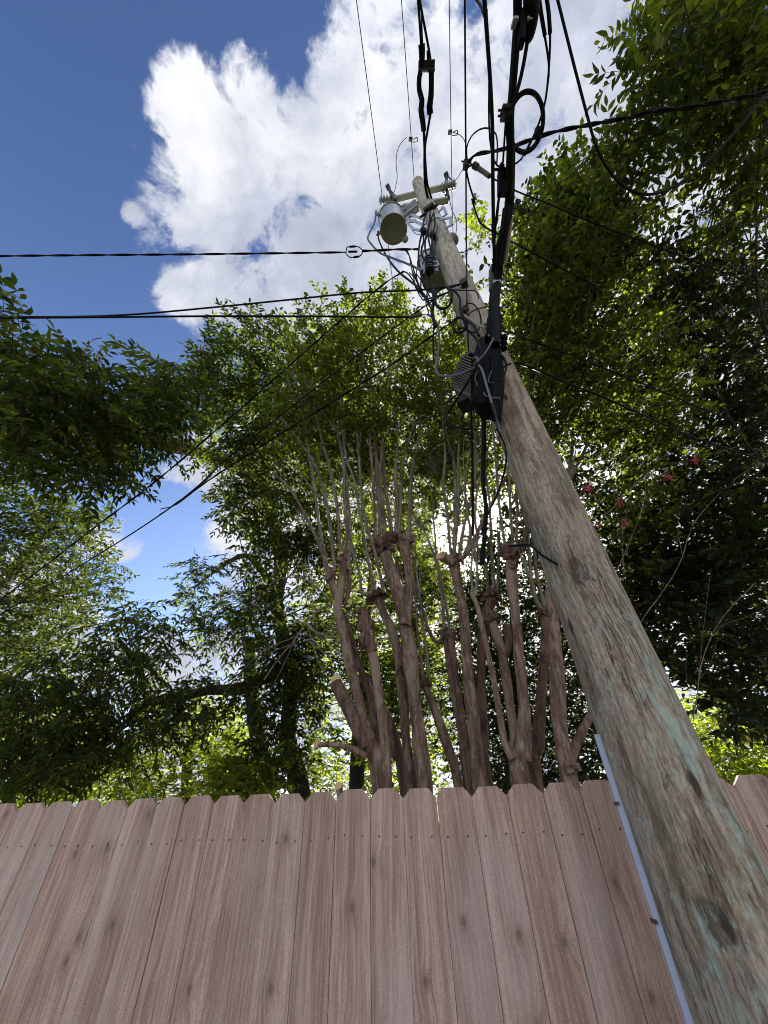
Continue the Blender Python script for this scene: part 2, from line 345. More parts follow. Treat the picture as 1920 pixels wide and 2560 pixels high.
class MB:
    """collects tubes, boxes, hulls and lathes into one mesh"""
    def __init__(s): s.V = []; s.F = []; s.S = []
    def add(s, V, F, smooth=True):
        b = len(s.V); s.V += [tuple(map(float, v)) for v in V]; s.F += [[i+b for i in f] for f in F]; s.S += [smooth]*len(F)
    def tube(s, P, R, n=8, lump=0.0, caps=True, rng=None):
        P = np.asarray(P, float); R = np.broadcast_to(np.asarray(R, float), (len(P),))
        T = np.gradient(P, axis=0); T /= np.linalg.norm(T, axis=1)[:, None] + 1e-12
        ref = np.array([0, 0, 1.0]) if abs(T[0][2]) < .9 else np.array([1.0, 0, 0])
        a = np.cross(T[0], ref); a /= np.linalg.norm(a)
        V = []; ang = np.linspace(0, 2*np.pi, n, endpoint=False)
        ph = (rng or RNG).uniform(0, 6, 8)
        for i in range(len(P)):
            a = a - T[i]*(a @ T[i]); a /= np.linalg.norm(a) + 1e-12
            b = np.cross(T[i], a)
            rr = R[i]*np.ones(n)
            if lump:
                q = i*.9
                rr = rr*(1 + lump*(np.sin(2*ang + ph[0] + q*.31) * .5 + np.sin(3*ang + ph[1] - q*.23)*.5 + .6*math.sin(q*.57 + ph[2]) + .5*math.sin(q*1.3+ph[3])*np.cos(ang+ph[4]) + .35*np.sin(5*ang+ph[5]+q*.7)))
            V += list(P[i] + np.outer(np.cos(ang)*rr, a) + np.outer(np.sin(ang)*rr, b))
        F = [[i*n+j, i*n+(j+1) % n, (i+1)*n+(j+1) % n, (i+1)*n+j] for i in range(len(P)-1) for j in range(n)]
        if caps: F += [list(range(n))[::-1], [(len(P)-1)*n+j for j in range(n)]]
        s.add(V, F); return s
    def box(s, c, ax, ay, az, smooth=False):
        c, ax, ay, az = (np.asarray(q, float) for q in (c, ax, ay, az))
        V = [c + i*ax + j*ay + k*az for i in (-1, 1) for j in (-1, 1) for k in (-1, 1)]
        s.add(V, [[0, 1, 3, 2], [4, 6, 7, 5], [0, 4, 5, 1], [2, 3, 7, 6], [0, 2, 6, 4], [1, 5, 7, 3]], smooth); return s
    def bar(s, p, q, w, h, up=(0, 0, 1)):
        p, q = np.asarray(p, float), np.asarray(q, float); d = (q-p)/2; L = np.linalg.norm(d)
        a = np.cross(d, up); a /= np.linalg.norm(a) + 1e-9; b = np.cross(a, d/L)
        return s.box((p+q)/2, d, a*w/2, b*h/2)
    def lathe(s, base, axis, prof, n=20):
        base, axis = np.asarray(base, float), np.asarray(axis, float); axis = axis/np.linalg.norm(axis)
        a = np.cross(axis, (1, 0, 0) if abs(axis[0]) < .8 else (0, 1, 0)); a /= np.linalg.norm(a); b = np.cross(axis, a)
        ang = np.linspace(0, 2*np.pi, n, endpoint=False); V = []
        for r, h in prof: V += [base + axis*h + r*(math.cos(t)*a + math.sin(t)*b) for t in ang]
        m = len(prof)
        F = [[i*n+j, i*n+(j+1) % n, (i+1)*n+(j+1) % n, (i+1)*n+j] for i in range(m-1) for j in range(n)]
        F += [list(range(n))[::-1], [(m-1)*n+j for j in range(n)]]
        s.add(V, F); return s
    def hull(s, P):
        bm = bmesh.new()
        for p in P: bm.verts.new(tuple(map(float, p)))
        r = bmesh.ops.convex_hull(bm, input=bm.verts)
        bmesh.ops.delete(bm, geom=list({g for g in r['geom_interior'] + r['geom_unused'] if isinstance(g, bmesh.types.BMVert) and g.is_valid}), context='VERTS')
        bm.verts.index_update()
        s.add([v.co for v in bm.verts], [[v.index for v in f.verts] for f in bm.faces], False); bm.free(); return s
    def build(s, name, mats, parent=None, bevel=0.0):
        me = bpy.data.meshes.new(name); me.from_pydata(s.V, [], s.F); me.update()
        me.polygons.foreach_set('use_smooth', s.S)
        try: me.set_sharp_from_angle(angle=math.radians(42))
        except Exception: pass
        o = link(name, me, mats, parent)
        if bevel:
            b = o.modifiers.new('edge', 'BEVEL'); b.width = bevel; b.segments = 2; b.limit_method = 'ANGLE'
        return o
def spline(P, step=.1, R=None):
    """Catmull-Rom through P, optional radii along"""
    P = np.asarray(P, float); n = len(P)
    Q = np.vstack([2*P[0]-P[1], P, 2*P[-1]-P[-2]]); out = []; rad = []
    for i in range(n-1):
        p0, p1, p2, p3 = Q[i:i+4]; k = max(2, int(np.linalg.norm(p2-p1)/step))
        for t in np.linspace(0, 1, k, endpoint=False):
            out.append(.5*(2*p1 + (p2-p0)*t + (2*p0-5*p1+4*p2-p3)*t*t + (3*p1-p0-3*p2+p3)*t**3))
            if R is not None: rad.append(R[i]*(1-t) + R[i+1]*t)
    out.append(P[-1])
    if R is not None: rad.append(R[-1]); return np.array(out), np.array(rad)
    return np.array(out)
# ------------------------------------------------------------------ ground
def ground():
    m, N = newmat('dry_lawn_and_soil')
    o = N.n('ShaderNodeTexCoord').outputs['Object']
    n = N.noise(o, .8, 6); f = N.noise(o, 25, 5)
    c = N.mix(N.mr(n, .4, .6), (.16, .125, .085), (.09, .115, .045))
    c = N.mix(1.0, c, N.mix(f, (.7, .7, .7), (1.3, 1.3, 1.3)), 'MULTIPLY')
    finish(N, c, .9, .2, f, .5, .02)
    me = bpy.data.meshes.new('ground'); k = 600; g = 48
    xs = np.sign(np.linspace(-1, 1, g))*np.abs(np.linspace(-1, 1, g))**2*k
    V = [(x, y, .03*math.sin(x*.7)*math.cos(y*.6) if abs(x) < 30 and abs(y) < 30 else 0) for y in xs for x in xs]
    me.from_pydata(V, [], [(j*g+i, j*g+i+1, (j+1)*g+i+1, (j+1)*g+i) for j in range(g-1) for i in range(g-1)])
    tag(link('ground', me, m), kind='structure')
ground()
# ------------------------------------------------------------------ fence
FA, FS, FG = 1.9343, -0.1377, -0.0103
FK = math.hypot(1, FS); FDIR = np.array([1, FS, 0])/FK; FN = np.array([FS, -1, 0])/FK       # along, toward viewer
def fence_pt(s, z): return np.array([s/FK, FA + FS*s/FK, z])
def fence_s(x, y):
    d = ray(x, y); t = FA/(d[1]-FS*d[0]); return t*d[0]*FK
VAL = [(54, 2010), (120, 2009), (189, 2008), (255, 2007), (326, 2005), (397, 2004), (465, 2003), (538, 1999), (611, 1994), (689, 1989), (766.5, 1987), (842.5, 1983), (925.5, 1979), (1006.5, 1977), (1089.5, 1975), (1176, 1973), (1263, 1968), (1351, 1963), (1443, 1960), (1536.5, 1958)]
def fence():
    bs = [fence_s(x, y) for x, y in VAL]
    sR = fence_s(1822, 1940); k = round((sR-bs[-1])/.139)
    bs += [bs[-1] + (sR-bs[-1])*i/k for i in range(1, k+1)]
    bs = [bs[0]-.139*i for i in range(9, 0, -1)] + bs + [bs[-1]+.139*i for i in range(1, 8)]
    root = thing('wooden_fence', tuple(fence_pt(0, 0)), 'pinkish brown cedar privacy fence with dog-eared boards running behind the pole', 'fence')
    nail_me = None
    for i in range(len(bs)-1):
        a, b = bs[i] + random.uniform(.0006, .0012), bs[i+1] - random.uniform(.0006, .0012)
        wdt = b-a; h = 1.83 + .11 - .105 + FG*(a+b)/2 + random.uniform(-.004, .004); e = min(.032, wdt*.26)+random.uniform(-.003, .003)
        base = fence_pt((a+b)/2, 0) + FN*random.uniform(-.0025, .0025)
        n = 13; cup = random.uniform(-.0022, .003); tw = random.uniform(-.0025, .0025)
        be = wdt/2-e; xs = np.r_[np.linspace(-wdt/2, -be, 3), np.linspace(-be, be, 9)[1:-1], np.linspace(be, wdt/2, 3)]; zs = np.r_[np.linspace(.04, h-e-.02, 16), h-e]
        V = []; F = []
        for side in (0, 1):
            for z in list(zs) + ['top']:
                for x in xs:
                    zz = z if z != 'top' else h - max(0, e - (wdt/2 - abs(x)))
                    y = cup*(1-(2*x/wdt)**2) + tw*x/wdt*zz
                    V.append((x, -.008 - y if side == 0 else .008 - y, zz))
        m = (len(zs)+1)
        idx = lambda s, j, i_: s*m*n + j*n + i_
        for j in range(m-1):
            for i_ in range(n-1):
                F.append((idx(0, j, i_), idx(0, j, i_+1), idx(0, j+1, i_+1), idx(0, j+1, i_)))
                F.append((idx(1, j, i_+1), idx(1, j, i_), idx(1, j+1, i_), idx(1, j+1, i_+1)))
            F.append((idx(1, j, 0), idx(0, j, 0), idx(0, j+1, 0), idx(1, j+1, 0)))
            F.append((idx(0, j, n-1), idx(1, j, n-1), idx(1, j+1, n-1), idx(0, j+1, n-1)))
        for i_ in range(n-1):
            F.append((idx(0, m-1, i_), idx(0, m-1, i_+1), idx(1, m-1, i_+1), idx(1, m-1, i_)))
            F.append((idx(1, 0, i_), idx(1, 0, i_+1), idx(0, 0, i_+1), idx(0, 0, i_)))
        me = bpy.data.meshes.new('picket'); me.from_pydata(V, [], F); me.update()
        o = link('picket', me, M['fence'])
        o.parent = root; o.location = Vector(base) - root.location; o.rotation_euler = (0, 0, math.atan2(FS, 1))
        for sx in (-1, 1):                       # a pair of nails in the top rail
            if nail_me is None:
                q = MB().lathe((0, .004, 0), (0, -1, 0), [(.0032, 0), (.0032, .0014), (.0022, .002)], 8)
                no = q.build('nail', M['nail']); nail_me = no.data
            else:
                no = bpy.data.objects.new('nail', nail_me); COL.objects.link(no)
            no.parent = o; no.location = (sx*wdt*(.27+random.uniform(-.05, .05)), -.0112-abs(cup), h-.151+random.uniform(-.006, .006))
    for z in (.3, 1.02, 1.68):
        MB().box(fence_pt((bs[0]+bs[-1])/2, z) - FN*.029, FDIR*(bs[-1]-bs[0])/2, FN*.019, np.array([0, 0, .043])).build('rail', M['fence'], root)
    for s in (-2.2, .15, 2.1):
        MB().box(fence_pt(s, .86) - FN*.094, FDIR*.045, FN*.045, np.array([0, 0, .86])).build('post', M['fence'], root)
fence()
# ------------------------------------------------------------------ pole
pole_root = thing('utility_pole', tuple(PXY), 'weathered grey wooden utility pole with green verdigris streaks in front of the fence', 'utility pole')
def pole():
    n = 40; zs = np.linspace(0, POLE_TOP, 120); V = []; ph = RNG.uniform(0, 6, 6)
    for z in zs:
        r = pole_r(z)
        for t in np.linspace(0, 2*np.pi, n, endpoint=False):
            k = 1 + .012*math.sin(3*t+ph[0]+z*.4) + .012*math.sin(2*t+ph[1]-z*.9) + .008*math.sin(5*t+ph[2]+2.3*z) + .009*math.sin(1.9*z+ph[3])*math.cos(t+ph[4])
            V.append((r*k*math.cos(t), r*k*math.sin(t), z))
    F = [(i*n+j, i*n+(j+1) % n, (i+1)*n+(j+1) % n, (i+1)*n+j) for i in range(len(zs)-1) for j in range(n)]
    F.append(tuple((len(zs)-1)*n+j for j in range(n)))
    me = bpy.data.meshes.new('pole_shaft'); me.from_pydata(V, [], F); me.update(); me.polygons.foreach_set('use_smooth', [True]*len(F))
    o = link('pole_shaft', me, M['pole']); o.parent = pole_root
    # pole top pin
    top = PXY + np.array([0, 0, POLE_TOP])
    MB().lathe(top, (0, 0, 1), [(.022, -.05), (.022, .12), (.045, .13), (.05, .16), (.03, .19), (.045, .2), (.045, .23), (.02, .27)], 14).build('pin_insulator', M['darkmetal'], pole_root)
    # two fibreglass arms
    for (x0, y0, x1, y1, z, w) in ((425, 392, 835, 292, 9.95, .085), (480, 462, 862, 400, 9.55, .085)):
        a, b = pt('1', x0, y0, z), pt('1', x1, y1, z)
        MB().bar(a, b, .09, .085).build('crossarm', M['fibre'], pole_root, .008)
    # galvanised band with stand-off brackets
    zb = pt('1', 730, 560, ('p', .1))[2]
    rb = pole_r(zb)
    MB().lathe(PXY + np.array([0, 0, zb-.10]), (0, 0, 1), [(rb+.004, 0), (rb+.012, 0), (rb+.012, .16), (rb+.004, .16)], 28).build('mounting_band', M['galv'], pole_root)
    def loop(pts, off):
        P = [pt('1', x, y, ('p', off)) for x, y in pts]
        mb = MB()
        for p, q in zip(P[:-1], P[1:]): mb.bar(p, q, .035, .012, TOCAM)
        mb.build('standoff_bracket', M['galv'], pole_root)
    loop([(660, 560), (560, 520), (515, 548), (620, 590), (668, 600)], .05)
    loop([(668, 610), (590, 575), (520, 585), (575, 640), (672, 660)], .1)
    loop([(775, 505), (828, 460), (850, 520), (805, 545)], .04)
    loop([(800, 560), (885, 545), (898, 605), (820, 635), (812, 600)], .08)
    # spool rack of the secondary
    zc = pt('1', 735, 925, ('p', .14))
    mb = MB()
    p0, p1 = pt('1', 745, 860, ('p', .13)), pt('1', 765, 1000, ('p', .13))
    mb.bar(p0, p1, .05, .012, TOCAM)
    for k in range(4):
        y = 882 + 36*k
        a = pt('1', 678, y-6, ('p', .2)); b = pt('1', 775, y+4, ('p', .13))
        mb.bar(a, b, .03, .012)
    mb.build('spool_rack', M['galv'], pole_root)
    for k in range(3):
        y = 898 + 38*k
        c = pt('1', 702 + 4*k, y, ('p', .21))
        MB().lathe(c - np.array([0, 0, .04]), (0, 0, 1), [(.03, 0), (.045, .008), (.045, .025), (.028, .035), (.028, .05), (.045, .06), (.045, .08), (.03, .085)], 16).build('spool_insulator', M['spool'], pole_root)
    # secondary deadend bracket near the arms, clamps and small hardware
    c = pt('1', 708, 470, ('p', .12))
    MB().box(c, SIDE*.075, TOCAM*.04, np.array([0, 0, .06])).bar(c + SIDE*.12 - TOCAM*.02, c - SIDE*.16 - TOCAM*.02, .03, .03).build('deadend_bracket', M['darkmetal'], pole_root, .006)
    c = pt('1', 995, 1090, ('p', pole_r(6)+.02))
    MB().box(c, SIDE*.03, TOCAM*.03, np.array([0, 0, .045])).build('wire_clamp', M['darkmetal'], pole_root, .006)
    c = pt('3', 672, 548, ('p', pole_r(5.2)+.015))
    MB().box(c, SIDE*.028, TOCAM*.012, np.array([0, 0, .04])).build('metal_plate', M['nail'], pole_root, .003)
    # pale plastic moulding up the side, stapled on
    mb = MB(); 
    zs = np.linspace(.05, pt('D', 1297, 1585, ('p', .05))[2], 30); P = []
    for z in zs:
        P.append(PXY + np.array([0, 0, z]) + (-SIDE*.955 + TOCAM*.30)*(pole_r(z)+.006))
    out = (-SIDE*.955 + TOCAM*.30); tan = np.array([out[1], -out[0], 0]); V = []; F = []
    for p in P:
        for a, b in ((-.009, -.012), (-.009, .004), (-.006, .009), (.006, .009), (.009, .004), (.009, -.012)): V.append(p + tan*a + out*b)
    for i in range(len(P)-1):
        for j in range(6): F.append((i*6+j, i*6+(j+1) % 6, (i+1)*6+(j+1) % 6, (i+1)*6+j))
    F.append(tuple(range(6))); F.append(tuple((len(P)-1)*6+j for j in range(6)))
    mb.add(V, F, False)
    cm = mb.build('ground_wire_moulding', M['conduit'], pole_root)
    for z in (1.2, 1.5, 1.75):
        p = PXY + np.array([0, 0, z]) + out*(pole_r(z)+.014)
        MB().box(p, tan*.014, out*.005, np.array([0, 0, .004])).build('staple', M['nail'], cm)
    # climbing spurs and stray nails
    for (x, y) in ((1905, 1405), ):
        pass
pole()
# ------------------------------------------------------------------ pole hardware that could be lifted off
def transformer():
    c = pt('1', 412, 645, 9.0); R = .215; H = .62
    t = thing('transformer', tuple(c), 'pale grey cylindrical transformer can hanging left of the pole top', 'transformer')
    MB().lathe(c, (0, 0, 1), [(R*.985, .012), (R, .03), (R, H)], 48).build('tank', M['tank'], t)
    MB().lathe(c, (0, 0, 1), [(R*.93, .010), (R*.99, 0), (R*1.005, .004), (R*1.005, .028), (R*.98, .0285)], 48).build('base_plate', M['tank_base'], t)
    MB().lathe(c + np.array([0, 0, H]), (0, 0, 1), [(R, 0), (R*1.07, .005), (R*1.07, .045), (R*.98, .06), (R*.6, .11), (.05, .13)], 48).build('lid', M['tank_base'], t)
    for y, x in ((500, 268), (660, 278)):
        p = pt('1', x+20, y+20, c[2]+.45 if y == 500 else c[2]+.25)
        d = np.array([p[0]-c[0], p[1]-c[1], 0]); d /= np.linalg.norm(d)
        b = c + d*R + np.array([0, 0, .46 if y == 500 else .3])
        MB().lathe(b, d, [(.03, 0), (.03, .02), (.045, .03), (.025, .045), (.042, .055), (.02, .07), (.015, .1)], 14).build('bushing', M['porc'], t)
    d = (PXY - c); d[2] = 0; d /= np.linalg.norm(d); s = np.array([d[1], -d[0], 0])
    for z in (.14, .48):
        MB().box(c + d*(R+.12) + np.array([0, 0, z]), d*.13, s*.05, np.array([0, 0, .025])).build('mounting_bracket', M['galv'], t, .004)
    k = pt('1', 508, 730, c[2]-.02)
    MB().lathe(k, (0, 0, 1), [(.02, 0), (.035, .01), (.05, .02), (.03, .04), (.055, .05), (.03, .07), (.05, .085), (.02, .1)], 16).bar(k + np.array([0, 0, .1]), c + np.array([0, 0, .12]), .02, .02).build('surge_arrester', M['porc'], t)
    # the one behind the pole
    c = pt('1', 752, 1060, 7.15); R = .165; H = .6
    t = thing('transformer', tuple(c), 'smaller pale transformer can half hidden behind the spool rack and pole', 'transformer')
    MB().lathe(c, (0, 0, 1), [(R*.985, .012), (R, .03), (R, H)], 40).build('tank', M['tank'], t)
    MB().lathe(c, (0, 0, 1), [(R*.93, .010), (R*.99, 0), (R*1.005, .004), (R*1.005, .026)], 40).build('base_plate', M['tank_base'], t)
    MB().lathe(c + np.array([0, 0, H]), (0, 0, 1), [(R, 0), (R*1.06, .005), (R*1.06, .04), (R*.6, .09), (.05, .1)], 40).build('lid', M['tank_base'], t)
    d = (PXY - c); d[2] = 0; d /= np.linalg.norm(d); s = np.array([d[1], -d[0], 0])
    MB().box(c + d*(R+.06) + np.array([0, 0, .4]), d*.09, s*.05, np.array([0, 0, .03])).build('mounting_bracket', M['galv'], t)
transformer()
RIBS = [(.018, 0)] + [q for k in range(6) for q in ((.030, .012+.034*k), (.056, .020+.034*k), (.056, .026+.034*k), (.030, .036+.034*k))] + [(.018, .22)]
def cutout(label, xa, ya, xb, yb, z, barrel):
    a, b = pt('1', xa, ya, z), pt('1', xb, yb, z)
    t = thing('fuse_cutout', tuple((a+b)/2), label, 'fuse cutout', 'fuse cutouts on the crossarm ends')
    L = np.linalg.norm(b-a)
    MB().lathe(a, b-a, [(r*1.5, h/.22*L) for r, h in RIBS], 18).build('insulator', M['porc'], t)
    p, q = (pt('1', x, y, zz) for x, y, zz in barrel)
    MB().tube(spline([p, q], .05), .024, 10).build('fuse_tube', M['darkmetal'], t)
    mb = MB(); m_ = (p+q)/2
    for e in (p, q):
        mb.box(e, (q-p)/np.linalg.norm(q-p)*.03, SIDE*.035, TOCAM*.03)
        mb.bar(e, b if np.linalg.norm(e-b) < np.linalg.norm(e-a) else a, .02, .02)
    mb.bar(p, p + np.array([0.02, .02, .07]), .012, .012); mb.build('contact', M['darkmetal'], t)
cutout('ribbed grey fuse cutout lying above the big transformer can', 290, 402, 450, 398, 9.95, [(365, 290, 10.25), (420, 410, 9.75)])
cutout('ribbed grey fuse cutout on the crossarm end away from the transformer can', 930, 265, 800, 300, 9.95, [(848, 190, 10.3), (860, 380, 9.7)])
def arrester(x, y, z, label):
    c = pt('1', x, y, z)
    t = thing('line_insulator', tuple(c), label, 'insulator')
    MB().lathe(c, (0, 0, 1), [(.03, 0), (.075, .008), (.085, .02), (.055, .035), (.055, .05), (.085, .06), (.085, .075), (.055, .09), (.06, .1), (.08, .11), (.08, .13), (.05, .145), (.03, .16)], 22).build('porcelain_shed', M['porc'], t)
    MB().tube([c + np.array([0, 0, .15]), c + np.array([0, 0, .24])], .012, 8).bar(c + np.array([0, 0, .2]), PXY + np.array([0, 0, z+.2]), .03, .03).build('mounting_arm', M['darkmetal'], t)
arrester(905, 740, 8.3, 'stubby grey insulator standing out from the pole on its foliage side')
# ------------------------------------------------------------------ cables
def runout(S, e0, e1):
    k = np.linspace(1, 0, 13)[:-1, None]
    if e0: S = np.vstack([S[0] + (S[0]-S[1])/np.linalg.norm(S[0]-S[1])*e0*k, S])
    if e1: S = np.vstack([S, S[-1] + (S[-1]-S[-2])/np.linalg.norm(S[-1]-S[-2])*e1*k[::-1]])
    return S
def cable(name, label, cat, rad, c, pts, mat='cable', e0=0, e1=0, n=8, twist=0, group=None, lump=0.0, step=.05, sag=0):
    P = [pt(c, *p) if len(p) == 3 else pt(*p) for p in pts]
    S = spline(P, step)
    L = np.linalg.norm(np.diff(S, axis=0), axis=1).sum()
    if len(S) > 260: S = spline(P, L/260)
    S = runout(S, e0, e1)
    L = np.linalg.norm(np.diff(S, axis=0), axis=1).sum()
    mb = MB()
    if twist:
        a = np.r_[0, np.cumsum(np.linalg.norm(np.diff(S, axis=0), axis=1))]*twist*2*np.pi; T = np.gradient(S, axis=0); T /= np.linalg.norm(T, axis=1)[:, None]
        u = np.cross(T, (0.13, .2, 1)); u /= np.linalg.norm(u, axis=1)[:, None]; v = np.cross(T, u)
        for k in range(2):
            o = rad*.95*(np.cos(a+k*np.pi)[:, None]*u + np.sin(a+k*np.pi)[:, None]*v)
            mb.tube(S+o, rad, 6)
    else: mb.tube(S, rad, n, lump)
    o = mb.build(name, M[mat])
    return tag(o, label, cat, group)
def ring(name, label, cat, c, cx, cy, rx, ry, turns, off, rad, mode, tilt=0, mat='cable', jit=.06):
    P = []; k = 40*turns
    for i in range(int(k)+1):
        a = 2*np.pi*i/40; j = 1 + jit*math.sin(i/40*2.1+1) + jit*.5*math.sin(a*2+1)
        x, y = rx*j*math.cos(a), ry*j*math.sin(a)
        m = mode + off*i/k if isinstance(mode, (int, float)) else (mode[0], mode[1] + off*i/k)
        P.append(pt(c, cx + x*math.cos(tilt) - y*math.sin(tilt), cy + x*math.sin(tilt) + y*math.cos(tilt), m))
    return tag(MB().tube(np.array(P), rad, 8).build(name, M[mat]), label, cat)
p_ = lambda o: ('p', o)
# primaries
ZP = 10.1
cable('primary_wire', 'thin bare line wire ending at the cutout over the transformer can', 'power line', .0062, '2', [(80, 0, ZP), (165, 640, ZP), (247, 1268, ZP)], 'wire', e0=25, group='thin primary wires')
cable('primary_wire', 'thin bare line wire dropping to the pin on the pole top', 'power line', .0062, '2', [(372, 0, 10.7), (415, 600, 10.7), (456, 1185, 10.66)], 'wire', e0=25, group='thin primary wires')
cable('primary_wire', 'thin bare line wire passing the cutout on the far crossarm end', 'power line', .0062, '2', [(682, 0, ZP), (690, 600, ZP), (699, 1200, ZP)], 'wire', e0=25, group='thin primary wires')
cable('primary_wire', 'thin wire leaving the transformer can toward the tree tops', 'power line', .006, '1', [(362, 735, 9.6), (385, 930, 9.6), (412, 1125, 9.6)], 'wire', e1=14, group='thin primary wires')
cable('primary_wire', 'thin wire running on from the far cutout past the stubby insulator', 'power line', .006, '1', [(893, 250, 9.9), (898, 460, 9.9), (905, 690, 9.9)], 'wire', e1=14, group='thin primary wires')
for lab, x, y, z, loop_ in (('wire tap clamp joining the looped jumper above the transformer can', 432, 903, 10.7, [(410, 890, 10.7), (375, 920, 10.68), (345, 980, 10.6), (338, 1070, 10.5), (345, 1150, 10.4), (326, 1248, 10.25)]),
                           ('wire tap clamp joining the jumper to the far crossarm cutout', 688, 858, ZP, [(705, 858, ZP), (745, 872, ZP), (778, 905, ZP), (792, 960, ZP-.05), (790, 1040, ZP-.1), (765, 1105, ZP-.1), (718, 1176, ZP-.05)])):
    cpos = pt('2', x, y, z)
    t = thing('tap_clamp', tuple(cpos), lab, 'wire clamp', 'tap clamps on the primary wires')
    MB().box(cpos, RT*.032, UP*.022, _fw*.03).build('clamp_body', M['darkmetal'], t, .008)
    mb = MB(); mb.tube(spline([cpos + RT*.05, cpos + RT*.11 + UP*.03, cpos + RT*.11 - UP*.04, cpos + RT*.03 - UP*.05], .01), .008, 6); mb.build('clamp_eye', M['darkmetal'], t)
    cable('jumper_wire', 'thin jumper ' + ('looping down to the cutout over the transformer can' if x < 500 else 'curling to the cutout on the far crossarm end'), 'wire', .006, '2', loop_, 'wire')
# secondary run with taped splice
tz = lambda y: 8.75 + .0*y
t = thing('secondary_cable', tuple(pt('2', 535, 430, 8.7)), 'black twin secondary cable with lumpy taped splices above the pole', 'power cable')
def tub(name, parent, rad, c, pts, mat='cable', lump=0.0, e0=0, n=8):
    P = [pt(c, *q) for q in pts]
    return MB().tube(runout(spline(P, .05), e0, 0), rad, n, lump).build(name, M[mat], parent)
tub('conductor', t, .014, '2', [(480, 0, 8.7), (490, 140, 8.7), (500, 290, 8.7)], e0=20)
tub('conductor', t, .014, '2', [(490, 0, 8.7), (520, 160, 8.7), (555, 350, 8.7), (568, 450, 8.7)], e0=20)
tub('conductor', t, .008, '2', [(500, 60, 8.7), (508, 250, 8.68), (515, 420, 8.68)])
tub('taped_splice', t, .034, '2', [(500, 285, 8.7), (505, 360, 8.7), (502, 430, 8.7), (490, 500, 8.7), (490, 580, 8.7), (505, 650, 8.7), (500, 710, 8.7), (512, 790, 8.7), (518, 850, 8.7)], lump=.16)
tub('taped_splice', t, .034, '2', [(565, 430, 8.7), (568, 520, 8.7), (565, 620, 8.7), (555, 690, 8.7), (560, 740, 8.7)], lump=.14)
tub('taped_splice', t, .022, '2', [(545, 325, 8.7), (550, 390, 8.7)], lump=.15)
tub('conductor', t, .018, '2', [(518, 850, 8.7), (522, 960, 8.7), (522, 1080, 8.75), (525, 1190, 8.8), (545, 1290, 8.8), (556, 1330, 8.85)], lump=.06)
tub('conductor', t, .015, '2', [(560, 740, 8.7), (540, 860, 8.72), (525, 960, 8.75), (530, 1080, 8.78), (540, 1190, 8.8), (565, 1280, 8.82), (580, 1330, 8.85)], lump=.05)
a, b = pt('2', 482, 432, 8.7), pt('2', 588, 425, 8.7)
MB().bar(a, b, .10, .05).box(a*.5+b*.5 - UP*.05, RT*.10, UP*.012, _fw*.02).build('spacer_clamp', M['darkmetal'], t, .008)
# risers between secondary bracket and spool rack, down the front of the pole
for k, (lab, pts) in enumerate((
    ('black riser lead looping left down the upper pole face', [(690, 500), (665, 560), (655, 640), (660, 740), (640, 830), (668, 900)]),
    ('black riser lead straight down the middle of the upper pole', [(715, 500), (705, 600), (680, 700), (672, 790), (690, 880)]),
    ('black riser lead with a taped knot on the upper pole', [(745, 500), (755, 600), (735, 690), (730, 780), (742, 870)]),
    ('black riser lead bowed out from the galvanised band', [(735, 520), (700, 640), (705, 740), (718, 800), (715, 880)]),
    ('black riser lead hanging left of the spool rack', [(655, 650), (630, 740), (618, 860), (628, 960), (660, 1030)]),)):
    cable('riser_lead', lab, 'cable', .011, '1', [(x, y, p_(.13 + .02*(k % 3))) for x, y in pts], group='black leads down the upper pole')
for x, y, lab in ((658, 652, 'black taped knot on the riser lead nearest the transformer can'), (738, 690, 'black taped knot on the riser leads in the middle of the upper pole')):
    c = pt('1', x, y, p_(.16)); MBx = MB().lathe(c - np.array([0, 0, .09]), (0, 0.05, 1), [(.015, 0), (.036, .02), (.04, .06), (.03, .09), (.041, .12), (.034, .16), (.014, .18)], 12)
    tag(MBx.build('taped_joint', M['cable']), lab, 'cable joint')
# transformer leads
cable('transformer_lead', 'thick grey lead from the transformer can sweeping down to the spool rack', 'cable', .014, '1', [(266, 490, 9.35), (252, 590, 9.1), (203, 690, 8.7), (205, 735, 8.4), (290, 830, 7.9), (390, 875, 7.5), (520, 925, 7.0), (650, 985, p_(.2))], 'greycable')
cable('transformer_lead', 'thick dark lead from the transformer underside dropping to the tangle', 'cable', .013, '1', [(282, 660, 9.2), (288, 725, 8.8), (345, 850, 8.1), (440, 980, 7.2), (560, 1080, 6.7), (640, 1140, p_(.2))])
for k, (lab, pts, r) in enumerate((
    ('thin arc of wire from the far can to the left of the tangle', [(500, 810, 6.95), (540, 860, 6.9), (560, 960, 6.7), (620, 1110, 6.3), (680, 1200, 5.9)], .006),
    ('thin arc of wire bowing out from the left drop cable', [(540, 1000, 6.4), (590, 1050, 6.3), (620, 1120, 6.2), (650, 1200, 6.0)], .006),
    ('thin arc of wire crossing over the transformer leads', [(480, 990, 6.5), (520, 1000, 6.45), (570, 1060, 6.35), (640, 1180, 6.0), (700, 1230, 5.8)], .007),
    ('thin wire strung from the can bushings to the pole band', [(500, 480, 9.3), (550, 520, 9.15), (590, 560, 9.0), (650, 600, 8.8)], .005),
    ('thin wire sagging beneath the pole band', [(510, 540, 9.2), (560, 640, 8.9), (600, 680, 8.7), (665, 690, 8.4)], .005),
    ('thin wire hanging straight from the band to the loop insulator line', [(690, 600, 8.5), (650, 690, 8.1), (625, 780, 7.4), (605, 808, 7.0)], .005),
    ('thin wire falling behind the spool rack', [(640, 1000, 6.6), (650, 1080, 6.4), (690, 1160, 6.1), (735, 1240, 5.8)], .006))):
    cable('thin_wire', lab, 'wire', r, '1', pts, 'cable')
